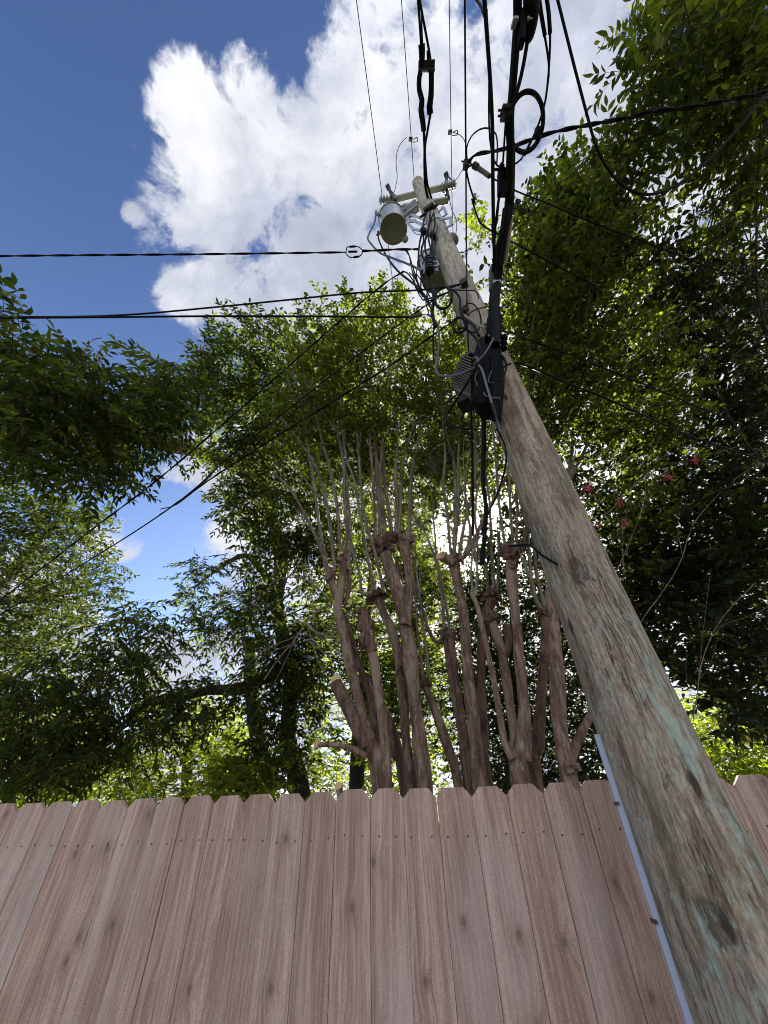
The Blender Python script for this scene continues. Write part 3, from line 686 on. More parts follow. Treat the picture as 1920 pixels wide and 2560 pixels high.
for lab, pts, r in (
    ('slack black wire loop drooping lowest under the two transformer cans', [(560, 960, 6.6), (600, 1130, 6.2), (660, 1230, 5.9), (700, 1180, 5.9), (650, 1080, 6.1), (600, 1010, 6.3)], .006),
    ('black wire swinging from the loop insulator tail into the tangle', [(520, 810, 6.9), (545, 870, 6.8), (585, 1000, 6.4), (640, 1150, 6.0), (700, 1235, p_(.2)), (760, 1210, p_(.2))], .007),
    ('short kinked wire across the middle of the tangle', [(590, 1120, 6.1), (650, 1190, 6.0), (690, 1215, 5.9), (760, 1200, p_(.2)), (860, 1165, p_(.18))], .007),
    ('wire bowing out behind the spool rack and back to the pole', [(630, 900, 6.8), (600, 1000, 6.5), (625, 1120, 6.1), (690, 1230, 5.8), (745, 1290, p_(.15))], .006),
    ('wire pair trailing from the tangle toward the lower drop clamp', [(690, 1160, 5.9), (680, 1250, 5.7), (700, 1330, 5.4), (690, 1352, 5.3)], .006),
    ('doubled wire curl dropping past the pole band to the spools', [(640, 620, 8.3), (690, 700, 7.9), (640, 790, 7.4), (690, 850, p_(.2)), (650, 930, p_(.2))], .006),
    ('thin wire strung from the far cutout back to the spool rack', [(865, 385, 9.6), (800, 480, 9.2), (770, 640, p_(.15)), (755, 800, p_(.15)), (760, 890, p_(.15))], .006)):
    cable('thin_wire', lab, 'wire', r, '1', pts, 'cable')
cable('down_lead', 'black down lead from the spool rack to the tangle of service wires', 'cable', .015, '1', [(690, 990, p_(.17)), (705, 1060, p_(.17)), (735, 1130, p_(.17)), (745, 1240, p_(.18)), (730, 1330, p_(.18)), (760, 1450, p_(.18))])
cable('down_lead', 'thin dark lead straight down beside the spool rack into the leaves', 'cable', .008, '1', [(630, 940, p_(.1)), (640, 1040, p_(.1)), (640, 1150, p_(.12)), (700, 1260, p_(.12)), (745, 1360, p_(.15)), (740, 1560, p_(.1)), (745, 1760, p_(.05))])
cable('jumper_wire', 'thin lead from the far cutout down to the stubby insulator', 'wire', .007, '1', [(875, 390, 9.6), (895, 480, 9.3), (930, 560, 9.0), (935, 620, 8.7), (925, 695, 8.45)], 'wire')
# neutral and the ground wire on the pole face
cable('neutral_wire', 'long straight neutral wire running overhead to the clamp on the pole', 'power line', .0075, '2', [(783, 0, 6.35), (786, 500, 6.3), (790, 1070, 6.2), (791, 1300, 6.1), ('1', 1015, 800, 6.05), ('1', 1018, 1085, p_(pole_r(6)+.05))], e0=20)
cable('ground_wire', 'thin ground wire down the pole face to the finned housing', 'wire', .006, '3', [(688, 270, p_(.15)), (690, 400, p_(.15)), (698, 600, p_(.15)), (702, 800, p_(.16)), (712, 1010, p_(.17))])
c = pt('2', 790, 1068, 6.2)
t = thing('tap_clamp', tuple(c), 'dark bolted clamp on the neutral wire where the thick cable leaves', 'wire clamp')
MB().box(c, RT*.022, UP*.03, _fw*.03).build('clamp_body', M['darkmetal'], t, .005)
MB().bar(c - RT*.04 + UP*.03, c + RT*.05 + UP*.028, .012, .012).bar(c + RT*.02 - UP*.02, c + RT*.05 + UP*.0, .014, .014).build('clamp_bolt', M['darkmetal'], t)
cable('service_cable', 'thick ribbed cable from the neutral clamp out through the leaves', 'cable', .0085, '2', [(800, 1062, 6.2), (838, 1012, 6.15), (890, 992, 6.1), (960, 983, 6.05), (1090, 950, 6.0), (1280, 880, 5.9), (1440, 838, 5.85), ('6', 870, 640, 5.8), ('6', 930, 620, 5.8), ('6', 1180, 590, 5.75), ('6', 1590, 512, 5.7)], e1=6, twist=3)
cable('jumper_wire', 'thin jumper circling between the neutral clamp and the cable bundle', 'wire', .006, '2', [(800, 1050, 6.2), (795, 960, 6.2), (825, 885, 6.1), (880, 838, 6.0), (940, 832, 5.9), (985, 870, 5.8), (995, 960, 5.7), (990, 1060, 5.6)])
cable('jumper_wire', 'long dark jumper from the neutral clamp curving down into the leaves', 'wire', .008, '2', [(790, 1080, 6.2), (808, 1180, 6.15), (850, 1320, 6.1), ('1', 1060, 390, 6.1), ('1', 1125, 580, 6.0), ('1', 1200, 640, 5.95), ('1', 1290, 690, 5.9)], e1=1)
t = thing('strain_clamp', tuple(pt('2', 893, 1108, 6.1)), 'grey tubular strain clamp angled down from the neutral wire', 'strain clamp')
tub('clamp_body', t, .020, '2', [(842, 1072, 6.18), (893, 1106, 6.1), (942, 1142, 6.0)], 'alu'); tub('clamp_end', t, .028, '2', [(840, 1070, 6.18), (866, 1088, 6.14)], 'darkmetal', .1); tub('bail_wire', t, .006, '2', [(800, 1050, 6.2), (820, 1060, 6.19), (842, 1072, 6.18)], 'wire')
cable('drop_wire', 'thin black drop from the strain clamp slanting across the dark leaves', 'drop cable', .0065, '2', [(940, 1142, 6.0), (1000, 1176, 5.95), (1120, 1240, 5.9), (1300, 1310, 5.8), ('6', 430, 1150, 5.75), ('6', 700, 1262, 5.7), ('6', 970, 1362, 5.65), ('6', 1590, 1600, 5.6)], e1=6)
# communication cables overhead
cable('overhead_cable', 'thick black cable just beside the bundle, running up past the coil', 'cable', .0125, '2', [(910, 0, 5.3), (932, 300, 5.25), (952, 600, 5.2), (962, 850, 5.15), (965, 1200, 5.05), (968, 1452, 5.0), ('1', 1235, 600, 4.95), ('1', 1246, 800, 4.9), ('1', 1245, 950, 4.85), ('1', 1225, 1150, 4.75), ('1', 1215, 1330, 4.6)], e0=15)
cable('overhead_cable', 'slim black cable lashed beside the thick one, peeling off to the clamp', 'cable', .006, '2', [(925, 60, 5.35), (940, 500, 5.25), (938, 700, 5.2), (945, 900, 5.2), (965, 1010, 5.15), (990, 1070, 5.12), (1040, 1090, 5.1), (1090, 1070, 5.1), (1150, 1030, 5.1), (1215, 900, 5.1)])
cable('overhead_cable', 'short curved black cable joining the thick one at the top', 'cable', .008, '2', [(860, 0, 5.5), (890, 45, 5.4), (908, 100, 5.3)], e0=8)
t = thing('cable_bundle', tuple(pt('2', 1090, 700, 4.95)), 'fat black lashed cable bundle rising from the splice box', 'cable')
tub('main_cable', t, .0235, '2', [(1125, 0, 5.1), (1122, 170, 5.1), (1100, 480, 5.05), (1078, 760, 5.0), (1082, 950, 4.98), (1074, 1200, 4.92), (1052, 1440, 4.85)], e0=15, n=12, lump=.03)
tub('main_cable', t, .030, '1', [(1352, 470, 4.86), (1330, 640, 4.8), (1298, 760, 4.78), (1290, 900, 4.75), (1272, 1080, 4.7), (1255, 1250, p_(.32)), (1262, 1420, p_(.3)), (1255, 1600, p_(.27))], n=12, lump=.05)
tub('lashed_cable', t, .013, '2', [(1110, 170, 5.13), (1098, 480, 5.06), (1060, 760, 5.0), (1066, 950, 4.97), (1056, 1250, 4.9)], lump=.04)
tub('lashed_cable', t, .013, '1', [(1405, 0, 4.97), (1400, 300, 4.92), (1395, 420, 4.87), (1370, 560, 4.82), (1325, 760, 4.75), (1305, 940, 4.7)], lump=.04)
tub('messenger_strand', t, .0065, '2', [(1052, 740, 5.0), (1040, 900, 4.98), (1030, 1050, 4.97), (1008, 1250, 4.9), (990, 1450, 4.85)]); tub('messenger_strand', t, .009, '1', [(1292, 330, 4.9), (1262, 560, 4.85), (1248, 720, 4.8), (1240, 950, 4.75), (1215, 1200, 4.7), (1205, 1380, p_(.28))])
tub('jacket_sleeve', t, .016, '1', [(1388, 540, 4.86), (1368, 680, 4.8), (1340, 905, 4.72)], 'tan')
for c_, x, y, z in (('2', 1052, 715, 5.0), ('2', 1050, 752, 5.0), ('1', 1385, 485, 4.87), ('1', 1262, 1092, 4.69)):
    p = pt(c_, x, y, z); MB().box(p, RT*.03, UP*.012, _fw*.03).bar(p - RT*.05, p + RT*.02, .012, .02).build('lashing_clamp', M['galv' if c_ == '1' and x < 1300 else 'darkmetal'], t, .004)
t = thing('splice_closure', tuple(pt('2', 1190, 60, 5.0)), 'dark tapered splice closure hung on the bundle at the top of the view', 'splice closure')
mb = MB(); P = [pt('2', *q) for q in ((1215, -160, 5.2), (1215, -40, 5.15), (1215, 60, 5.1), (1207, 170, 5.08), (1197, 240, 5.06), (1188, 265, 5.05))]
mb.tube(spline(P, .02, [.045, .045, .043, .036, .026, .017])[0], spline(P, .02, [.045, .045, .043, .036, .026, .017])[1], 14).build('closure_body', M['box'], t)
p = pt('2', 1150, 155, 5.08); MB().box(p - UP*.03, RT*.016, UP*.085, _fw*.03).build('hanger_strap', M['box'], t, .006)
for x in (1106, 1196):
    p = pt('2', x, 148, 5.07); MB().box(p, RT*.015, UP*.009, _fw*.026).build('hose_clamp', M['galv'], t, .004)
cable('tail_cable', 'tapering black tail cable leaving the splice closure', 'cable', .011, '2', [(1190, 255, 5.05), (1170, 380, 5.03), (1148, 490, 5.02), (1130, 560, 5.0), (1095, 690, 4.98)])
t = thing('coax_pair', tuple(pt('2', 1300, 100, 5.2)), 'pair of slim black cables with connectors sweeping down past the coil', 'cable')
tub('slim_cable', t, .0065, '2', [(1265, 20, 5.25), (1300, 230, 5.2), (1328, 420, 5.17), (1318, 560, 5.15), (1290, 720, 5.12), (1225, 890, 5.08), (1170, 1010, 5.05)], e0=6); tub('slim_cable', t, .0065, '2', [(1315, 0, 5.25), (1336, 210, 5.2), (1326, 470, 5.17), (1305, 650, 5.15), (1285, 720, 5.12)], e0=6)
for q in ([(1262, -30, 5.25), (1278, 90, 5.23), (1302, 232, 5.2)], [(1310, -30, 5.25), (1326, 80, 5.22), (1336, 222, 5.2)]): tub('connector', t, .0115, '2', q)
ring('cable_coil', 'big hanging coil of black cable beside the bundle', 'cable coil', '2', 1180, 788, 108, 200, 3, .12, .0105, 5.02, .12, jit=.035)
p = pt('2', 1255, 868, 5.03); tag(MB().lathe(p - UP*.03, UP, [(.014, 0), (.019, .01), (.019, .06), (.014, .07)], 10).build('coil_tape', M['cable']), 'black tape wrap binding the hanging cable coil', 'tape wrap')
cable('slack_cable', 'black cable drooping in a deep curve beside the coil and up into the leaves', 'cable', .0085, '2', [(1384, 0, 5.4), (1400, 60, 5.4), (1490, 420, 5.25), (1590, 800, 5.1), ('6', 650, 830, 5.02), ('6', 720, 950, 4.95), ('6', 810, 1040, 4.9), ('6', 930, 1076, 4.88), ('6', 1080, 1030, 4.92), ('6', 1300, 850, 5.05), ('6', 1590, 520, 5.3)], e0=8, e1=5)
for x, y, z, w, h, lab in ((1018, 1098, 4.97, .022, .022, 'small round black strand clamp above the black block'), (1027, 1190, 4.93, .038, .095, 'small black rectangular block on the strand beside the bundle')):
    p = pt('2', x, y, z)
    q = MB().box(p, RT*w*.8, UP*h*.8, _fw*.025)
    if h < .05: q.bar(p + UP*.04, p - UP*.05, .015, .03).bar(p - RT*.045 + UP*.0, p + RT*.045, .016, .02)
    tag(q.build('strand_clamp' if h < .05 else 'cable_block', M['box'], None, .006), lab, 'cable hardware')
p = pt('1', 1232, 1060, 4.72); tag(MB().box(p, RT*.024, UP*.08, _fw*.02).box(p + UP*.09, RT*.015, UP*.02, _fw*.012).build('grey_tap', M['greycable'], None, .006), 'small blue-grey tap on the cable beside the bundle', 'cable tap')
# splice box and amplifier
def boxes():
    o = .30
    fr = [(748, 1520), (764, 995), (925, 1018), (1012, 1045), (1008, 1150), (955, 1535)]
    F = [pt('3', x, y, p_(o)) for x, y in fr]
    t = thing('splice_box', tuple(pt('3', 880, 1540, p_(.2))), 'tall black splice box strapped to the pole face under the bundle', 'splice box')
    P = F + [f - TOCAM*.15 for f in F] + [pt('3', 832, 835, p_(o-.10)), pt('3', 950, 828, p_(o-.10)), pt('3', 1020, 850, p_(o-.10)), pt('3', 834, 840, p_(.15)), pt('3', 1022, 850, p_(.15))]
    MB().hull(P).build('housing', M['box'], t, .008)
    a = [pt('3', x, y, p_(o+.006)) for x, y in ((930, 1040), (905, 1300), (880, 1520))]
    mb = MB()
    for u, v in zip(a[:-1], a[1:]): mb.bar(u, v, .012, .016, TOCAM)
    mb.build('door_seam', M['box'], t)
    mb = MB()
    for y in (1080, 1130, 1180): 
        c = pt('3', 1075, y-230, p_(.2)); mb.box(c, SIDE*.02, TOCAM*.015, np.array([0, 0, .02]))
    mb.build('side_latch', M['box'], t)
    c = pt('3', 690, 1530, p_(.18)); MB().box(c, SIDE*.05, TOCAM*.05, np.array([0, 0, .02])).build('foot_bracket', M['darkmetal'], t)
    tub('neck', t, .05, '3', [(985, 640, p_(.26)), (975, 740, p_(.26)), (955, 860, p_(.24))], 'box', .05, n=14)
    # finned amplifier
    pol = [(755, 985), (690, 1035), (620, 1110), (575, 1200), (550, 1310), (556, 1385), (620, 1432), (745, 1512)]
    t = thing('line_amplifier', tuple(pt('3', 660, 1450, p_(.12))), 'grey finned cast metal amplifier housing beside the black splice box', 'amplifier')
    F = [pt('3', x, y, p_(.20)) for x, y in pol]
    MB().hull(F + [f - TOCAM*.13 for f in F]).build('housing', M['alu'], t, .006)
    mb = MB()
    lx = lambda y: float(np.interp(y, [985, 1035, 1110, 1200, 1310, 1385, 1432], [745, 690, 622, 578, 552, 556, 615]))
    for k in range(17):
        y = 1055 + k*23
        a = pt('3', lx(y)+4, y, p_(.222)); b = pt('3', 752, y + .42*(752-lx(y)), p_(.222))
        if y + .42*(752-lx(y)) > 1500: b = pt('3', lx(y)+4 + (1500-y)/.42, 1500, p_(.222))
        mb.bar(a, b, .007, .05, TOCAM)
    mb.build('cooling_fins', M['alu'], t)
    c = pt('3', 700, 1030, p_(.21)); MB().bar(pt('3', 668, 1060, p_(.21)), pt('3', 750, 1010, p_(.21)), .03, .03).build('hinge', M['darkmetal'], t)
boxes()
# loops and leads around the box
ring('cable_loop', 'black service cable loop hanging left of the pole near the tangle', 'cable loop', '3', 452, 432, 86, 118, 2, .04, .0085, p_(.2), .25, jit=.05)
ring('cable_loop', 'small black wire loop on the pole face above the amplifier', 'cable loop', '3', 615, 715, 66, 80, 2, .03, .0065, p_(.19), .3, jit=.08)
ring('cable_loop', 'thin black wire ring against the pole beside the bundle neck', 'cable loop', '3', 745, 640, 88, 150, 1, .02, .005, p_(.2), -.15, jit=.04)
for lab, mat, r, pts in (
    ('black cable curving over the pole from the clamp to the splice box', 'cable', .009, [(490, 335, .2), (560, 360, .2), (620, 440, .2), (625, 560, .2), (660, 640, .22), (760, 720, .25), (820, 830, .27)]),
    ('tan cable slanting across the pole into the splice box', 'tan', .010, [(640, 605, .19), (730, 660, .21), (820, 720, .24), (890, 745, .28)]),
    ('black cable looping across the pole face into the box top', 'cable', .008, [(600, 760, .19), (650, 745, .19), (720, 790, .2), (790, 860, .22), (835, 960, .33), (840, 1040, .33), (770, 1130, .33)]),
    ('grey looped lead above the splice box', 'greycable', .009, [(935, 835, .28), (905, 800, .28), (870, 760, .27), (872, 715, .27), (905, 705, .27), (930, 730, .28)]),
    ('grey lead across the face of the splice box', 'greycable', .006, [(970, 850, .34), (930, 930, .34), (880, 1010, .34), (820, 1080, .34), (770, 1120, .34)]),
    ('short pale hooked lead at the edge of the splice box', 'greycable', .008, [(775, 1055, .33), (805, 1058, .34), (800, 1100, .34), (765, 1125, .33)]),
    ('silvery cable dropping left of the pole and sweeping back to the box', 'greycable', .009, [(290, 605, .12), (350, 650, .12), (395, 740, .12), (405, 900, .12), (385, 1080, .14), (375, 1190, .16), (420, 1240, .2), (540, 1245, .26), (680, 1205, .32), (780, 1150, .34)]),
    ('black cable hanging in a long hook below the amplifier', 'cable', .007, [(790, 1140, .34), (720, 1280, .32), (600, 1470, .25), (500, 1620, .2), (475, 1680, .2), (520, 1740, .2), (620, 1785, .2), (790, 1800, .2)]),
    ('thin black wire hooked beneath the splice box', 'cable', .0045, [(835, 1340, .34), (800, 1440, .33), (720, 1550, .28), (650, 1660, .24), (640, 1720, .22), (700, 1740, .22), (760, 1760, .22)]),
    ('grey wire wriggling from the splice box over the pole', 'greycable', .0045, [(870, 1420, .33), (890, 1450, .33), (960, 1470, .3), (1030, 1475, .24), (1042, 1530, .2), (1015, 1610, .17), (1000, 1640, .15)]),
    ('black cable loop springing from the right of the splice box', 'cable', .006, [(1050, 1040, .26), (1095, 1090, .24), (1100, 1170, .24), (1060, 1280, .24), (1025, 1300, .25), (1020, 1250, .25), (1080, 1150, .22), (1150, 1115, .2)]),
    ('thin white hooked wire on the dark door of the splice box', 'greycable', .003, [(950, 1190, .32), (915, 1280, .32), (930, 1310, .32), (970, 1310, .32)]),
    ('thin coiled wire on the lower splice box', 'greycable', .003, [(820, 1190, .32), (785, 1230, .32), (780, 1290, .32), (800, 1330, .32), (795, 1355, .32)]),
    ('thin dark lead crossing to the bundle neck', 'cable', .0045, [(705, 620, .2), (740, 580, .21), (820, 545, .22), (925, 525, .28)]),
    ('thin dark lead twisted along the pole to the clamp', 'cable', .006, [(400, 350, .16), (480, 330, .16), (540, 325, .16), (600, 300, .16), (640, 270, .16), (680, 275, .16)]),
    ('thin lead arching across the pole from the service clamp', 'cable', .0045, [(430, 400, .17), (500, 375, .17), (580, 352, .17), (680, 360, .17), (760, 355, .17), (800, 385, .17), (815, 440, .17)])):
    cable('lead_wire', lab, 'cable', r, '3', [(x, y, p_(o)) for x, y, o in pts], mat)
cable('hanging_cable', 'thick black cable hanging straight down below the splice box', 'cable', .0125, '4', [(1045, -30, p_(.16)), (1058, 60, p_(.12)), (1056, 250, p_(.06)), (1055, 450, p_(0)), (1070, 560, p_(-.02)), (1062, 680, p_(-.03)), (1048, 850, p_(-.05))], lump=.05)
cable('hanging_cable', 'slim black cable hanging straight down left of the thick one', 'cable', .0075, '4', [(985, -20, p_(.2)), (992, 120, p_(.15)), (998, 380, p_(.05)), (1000, 700, p_(-.05))])
cable('strip_cable', 'flat pale lavender cable running down the front of the splice box', 'cable', .0065, '3', [(815, 1135, p_(.335)), (850, 1180, p_(.345)), (900, 1350, p_(.35)), (950, 1520, p_(.34)), (1000, 1680, p_(.21)), (1045, 1830, p_(.16))], 'lav')
cable('lead_wire', 'thin black lead along the pole edge below the lavender cable', 'cable', .005, '4', [(1120, 150, p_(.15)), (1165, 230, p_(.135)), (1172, 330, p_(.12)), (1130, 480, p_(.05)), (1080, 590, p_(0)), (1040, 700, p_(-.1))])
cable('lead_wire', 'stiff black wire end poking at the pole knot', 'wire', .0055, '8', [(120, 270, p_(0)), (200, 265, p_(.08)), (250, 305, p_(.125)), (312, 343, p_(.14))])
# drops to the houses
cable('drop_cable', 'twisted black drop crossing the open sky to the loop insulator', 'drop cable', .0065, 'D', [(0, 553, 6.75), (200, 551, 6.8), (400, 549.5, 6.85), (600, 547, 6.9), (745, 545, 6.93)], e0=12, twist=1.5)
t = thing('loop_insulator', tuple(pt('1', 82, 826, 6.93)), 'hexagonal wire loop insulator on the drop across the open sky', 'insulator')
tub('loop', t, .006, '1', [(0, 833, 6.93), (18, 828, 6.93), (22, 795, 6.93), (45, 786, 6.93), (110, 783, 6.93), (148, 808, 6.93), (152, 822, 6.93), (145, 850, 6.93), (120, 868, 6.93), (50, 874, 6.93), (22, 848, 6.93), (12, 832, 6.93)])
for q in ([(45, 786, 6.93), (95, 783, 6.93)], [(80, 873, 6.93), (128, 866, 6.93)], [(35, 828, 6.93), (110, 826, 6.93)]): tub('connector', t, .012, '1', q)
cable('drop_cable', 'black drop tail between the loop insulator and the pole', 'drop cable', .008, '1', [(152, 821, 6.93), (300, 816, 6.95), (430, 808, 6.97), (520, 808, 6.98), (620, 806, p_(.1))], twist=2)
cable('drop_cable', 'upper black drop of the pair below, tied off at the pole clamp', 'drop cable', .0095, 'D', [(0, 684, 6.0), (150, 684, 6.0), (290, 679, 6.0), (460, 664, 6.02), (620, 648, 6.04), (780, 632, 6.05), (900, 627, 6.06), ('1', 850, 1120, p_(.14)), ('1', 960, 1100, p_(.15))], e0=12)
cable('drop_cable', 'lower black drop of the pair below, ending at a grey wedge clamp', 'drop cable', .009, 'D', [(0, 687, 5.2), (240, 685, 5.2), (460, 683, 5.22), (690, 683.5, 5.24), (812, 684.5, 5.26), ('1', 545, 1368, 5.27)], e0=12)
t = thing('wedge_clamp', tuple(pt('1', 595, 1360, 5.27)), 'flat grey wedge clamp at the end of the lower drop', 'wedge clamp')
tub('clamp_body', t, .017, '1', [(540, 1370, 5.27), (600, 1360, 5.27), (648, 1350, 5.27)], 'alu'); tub('bail_wire', t, .005, '1', [(648, 1350, 5.27), (690, 1352, 5.27), (735, 1380, p_(.15))], 'wire')
cable('drop_wire', 'black drop to the lower yard, highest of the three slanting lines', 'drop cable', .0055, '1', [(500, 990, 6.5), (380, 1060, 6.45), (215, 1190, 6.4), (0, 1372, 6.3), ('5', 740, 740, ('f', 2.75)), ('5', 380, 1020, ('f', 3.3)), ('5', 0, 1312, ('f', 4.4))], e1=6, twist=1.5)
cable('drop_wire', 'black drop to the lower yard, middle one of the three slanting lines', 'drop cable', .0075, '1', [(855, 1168, p_(.17)), (760, 1220, 5.95), (520, 1385, 5.9), (0, 1772, 5.8), ('5', 980, 690, ('f', 2.75)), ('5', 652, 965, ('f', 3.2)), ('5', 0, 1372, ('f', 4.8))], e1=6)
cable('drop_wire', 'black drop to the lower yard, lowest of the three slanting lines', 'drop cable', .0052, '1', [(905, 1405, p_(.16)), (760, 1502, 5.35), (400, 1760, 5.3), (200, 1888, 5.25), (0, 2012, 5.2), ('5', 1000, 725, ('f', 2.75)), ('5', 860, 818, ('f', 3.0)), ('5', 655, 962, ('f', 3.4))], twist=1.5)
cable('drop_wire', 'thin black drop leaving the right side of the splice box, upper one', 'drop cable', .007, '1', [(1305, 1478, p_(.22)), (1450, 1530, 4.6), (1659, 1602, 4.6), ('6', 500, 1962, 4.6), ('6', 900, 2122, 4.6), ('6', 1300, 2290, 4.6)], e1=5)
cable('drop_wire', 'thick black drop leaving the right side of the splice box, lower one', 'drop cable', .009, '1', [(1305, 1692, p_(.2)), (1345, 1725, 4.25), (1390, 1752, 4.25), (1440, 1752, 4.25), (1560, 1790, 4.25), (1659, 1832, 4.25), ('6', 500, 2125, 4.25), ('6', 700, 2205, 4.25), ('D', 1500, 945, 4.25), ('D', 1659, 997, 4.25)], e1=5)
# ------------------------------------------------------------------ foliage
def in_poly(P, poly):
    x, y = P[:, 0], P[:, 1]; r = np.zeros(len(P), bool); n = len(poly)
    for i in range(n):
        (x0, y0), (x1, y1) = poly[i], poly[(i+1) % n]
        c = (y0 > y) != (y1 > y)
        r ^= c & (x < (x1-x0)*(y-y0)/((y1-y0) + 1e-12) + x0)
    return r
_LAT = np.random.default_rng(5).random((32, 32, 32))
def vnoise(P):
    i = np.floor(P).astype(int); f = P-i; f = f*f*(3-2*f); o = 0
    for a in (0, 1):
        for b in (0, 1):
            for c in (0, 1):
                w = (f[:, 0] if a else 1-f[:, 0])*(f[:, 1] if b else 1-f[:, 1])*(f[:, 2] if c else 1-f[:, 2])
                o = o + w*_LAT[(i[:, 0]+a) % 32, (i[:, 1]+b) % 32, (i[:, 2]+c) % 32]
    return o
def sample(poly, n, r0, r1, zmax, clump, thr, rng, ragged=14):
    """points filling the crown's volume, thinned to clumps"""
    poly = np.array(poly)*(1920/1659); lo, hi = poly.min(0)-20, poly.max(0)+20; out = []; got = 0
    for _ in range(60):
        q = lo + rng.random((4*n+200, 2))*(hi-lo)
        q2 = q + rng.normal(0, ragged, q.shape)
        q = q[in_poly(q2, poly)]
        d = ((q[:, :1]-960)/FPX)*RT - ((q[:, 1:]-1280)/FPX)*UP + _fw
        d /= np.linalg.norm(d, axis=1)[:, None]
        r = r0 + (r1-r0)*rng.random(len(q))**.8
        r = np.where(d[:, 2]*r > zmax-CAM[2], (zmax-CAM[2])/np.maximum(d[:, 2], .05)*(1-.12*rng.random(len(q))), r)
        P = CAM + d*r[:, None]
        P = P[P[:, 2] > .25]
        v = vnoise(P/clump + 3.3)*.65 + vnoise(P/clump*2.3 + 9.1)*.35
        P = P[v > thr + rng.normal(0, .05, len(P))]
        out.append(P); got += len(P)
        if got >= n: break
    return np.vstack(out)[:n] if out else np.zeros((0, 3))
def norm(a): return a/(np.linalg.norm(a, axis=-1, keepdims=True) + 1e-12)
def leaf_mesh(name, B, D, Nn, L, Wd, mat, detail, rng, curl=.15):
    """B base, D direction, Nn face normal, one ovate folded leaf each"""
    n = len(B); S = norm(np.cross(D, Nn)); Nn = np.cross(S, D)
    L = L[:, None]; Wd = Wd[:, None]
    if detail:
        k = [(0, 0, 0), (.30, .48, .10), (.33, 0, -.02), (.30, -.48, .10), (.66, .36, .05), (.68, 0, -.06), (.66, -.36, .05), (1, 0, -.22)]
        faces = [(0, 2, 1), (0, 3, 2), (1, 2, 5, 4), (2, 3, 6, 5), (4, 5, 7), (5, 6, 7)]
    else:
        k = [(0, 0, 0), (.45, .5, .1), (1, 0, -.12), (.45, -.5, .1)]
        faces = [(0, 2, 1), (0, 3, 2)]
    cu = rng.uniform(.4, 1.6, (n, 1))
    V = np.stack([B + D*L*a + S*Wd*b + Nn*(L*c*cu) for a, b, c in k], 1).reshape(-1, 3)
    lp = np.concatenate([np.array(f) for f in faces]); tot = np.array([len(f) for f in faces]); nv = len(k)
    loops = (np.arange(n)[:, None]*nv + lp[None]).ravel()
    starts = (np.arange(n)[:, None]*len(lp) + np.r_[0, np.cumsum(tot)[:-1]][None]).ravel()
    return V, loops, starts, np.tile(tot, n)
TOTAL = [0]
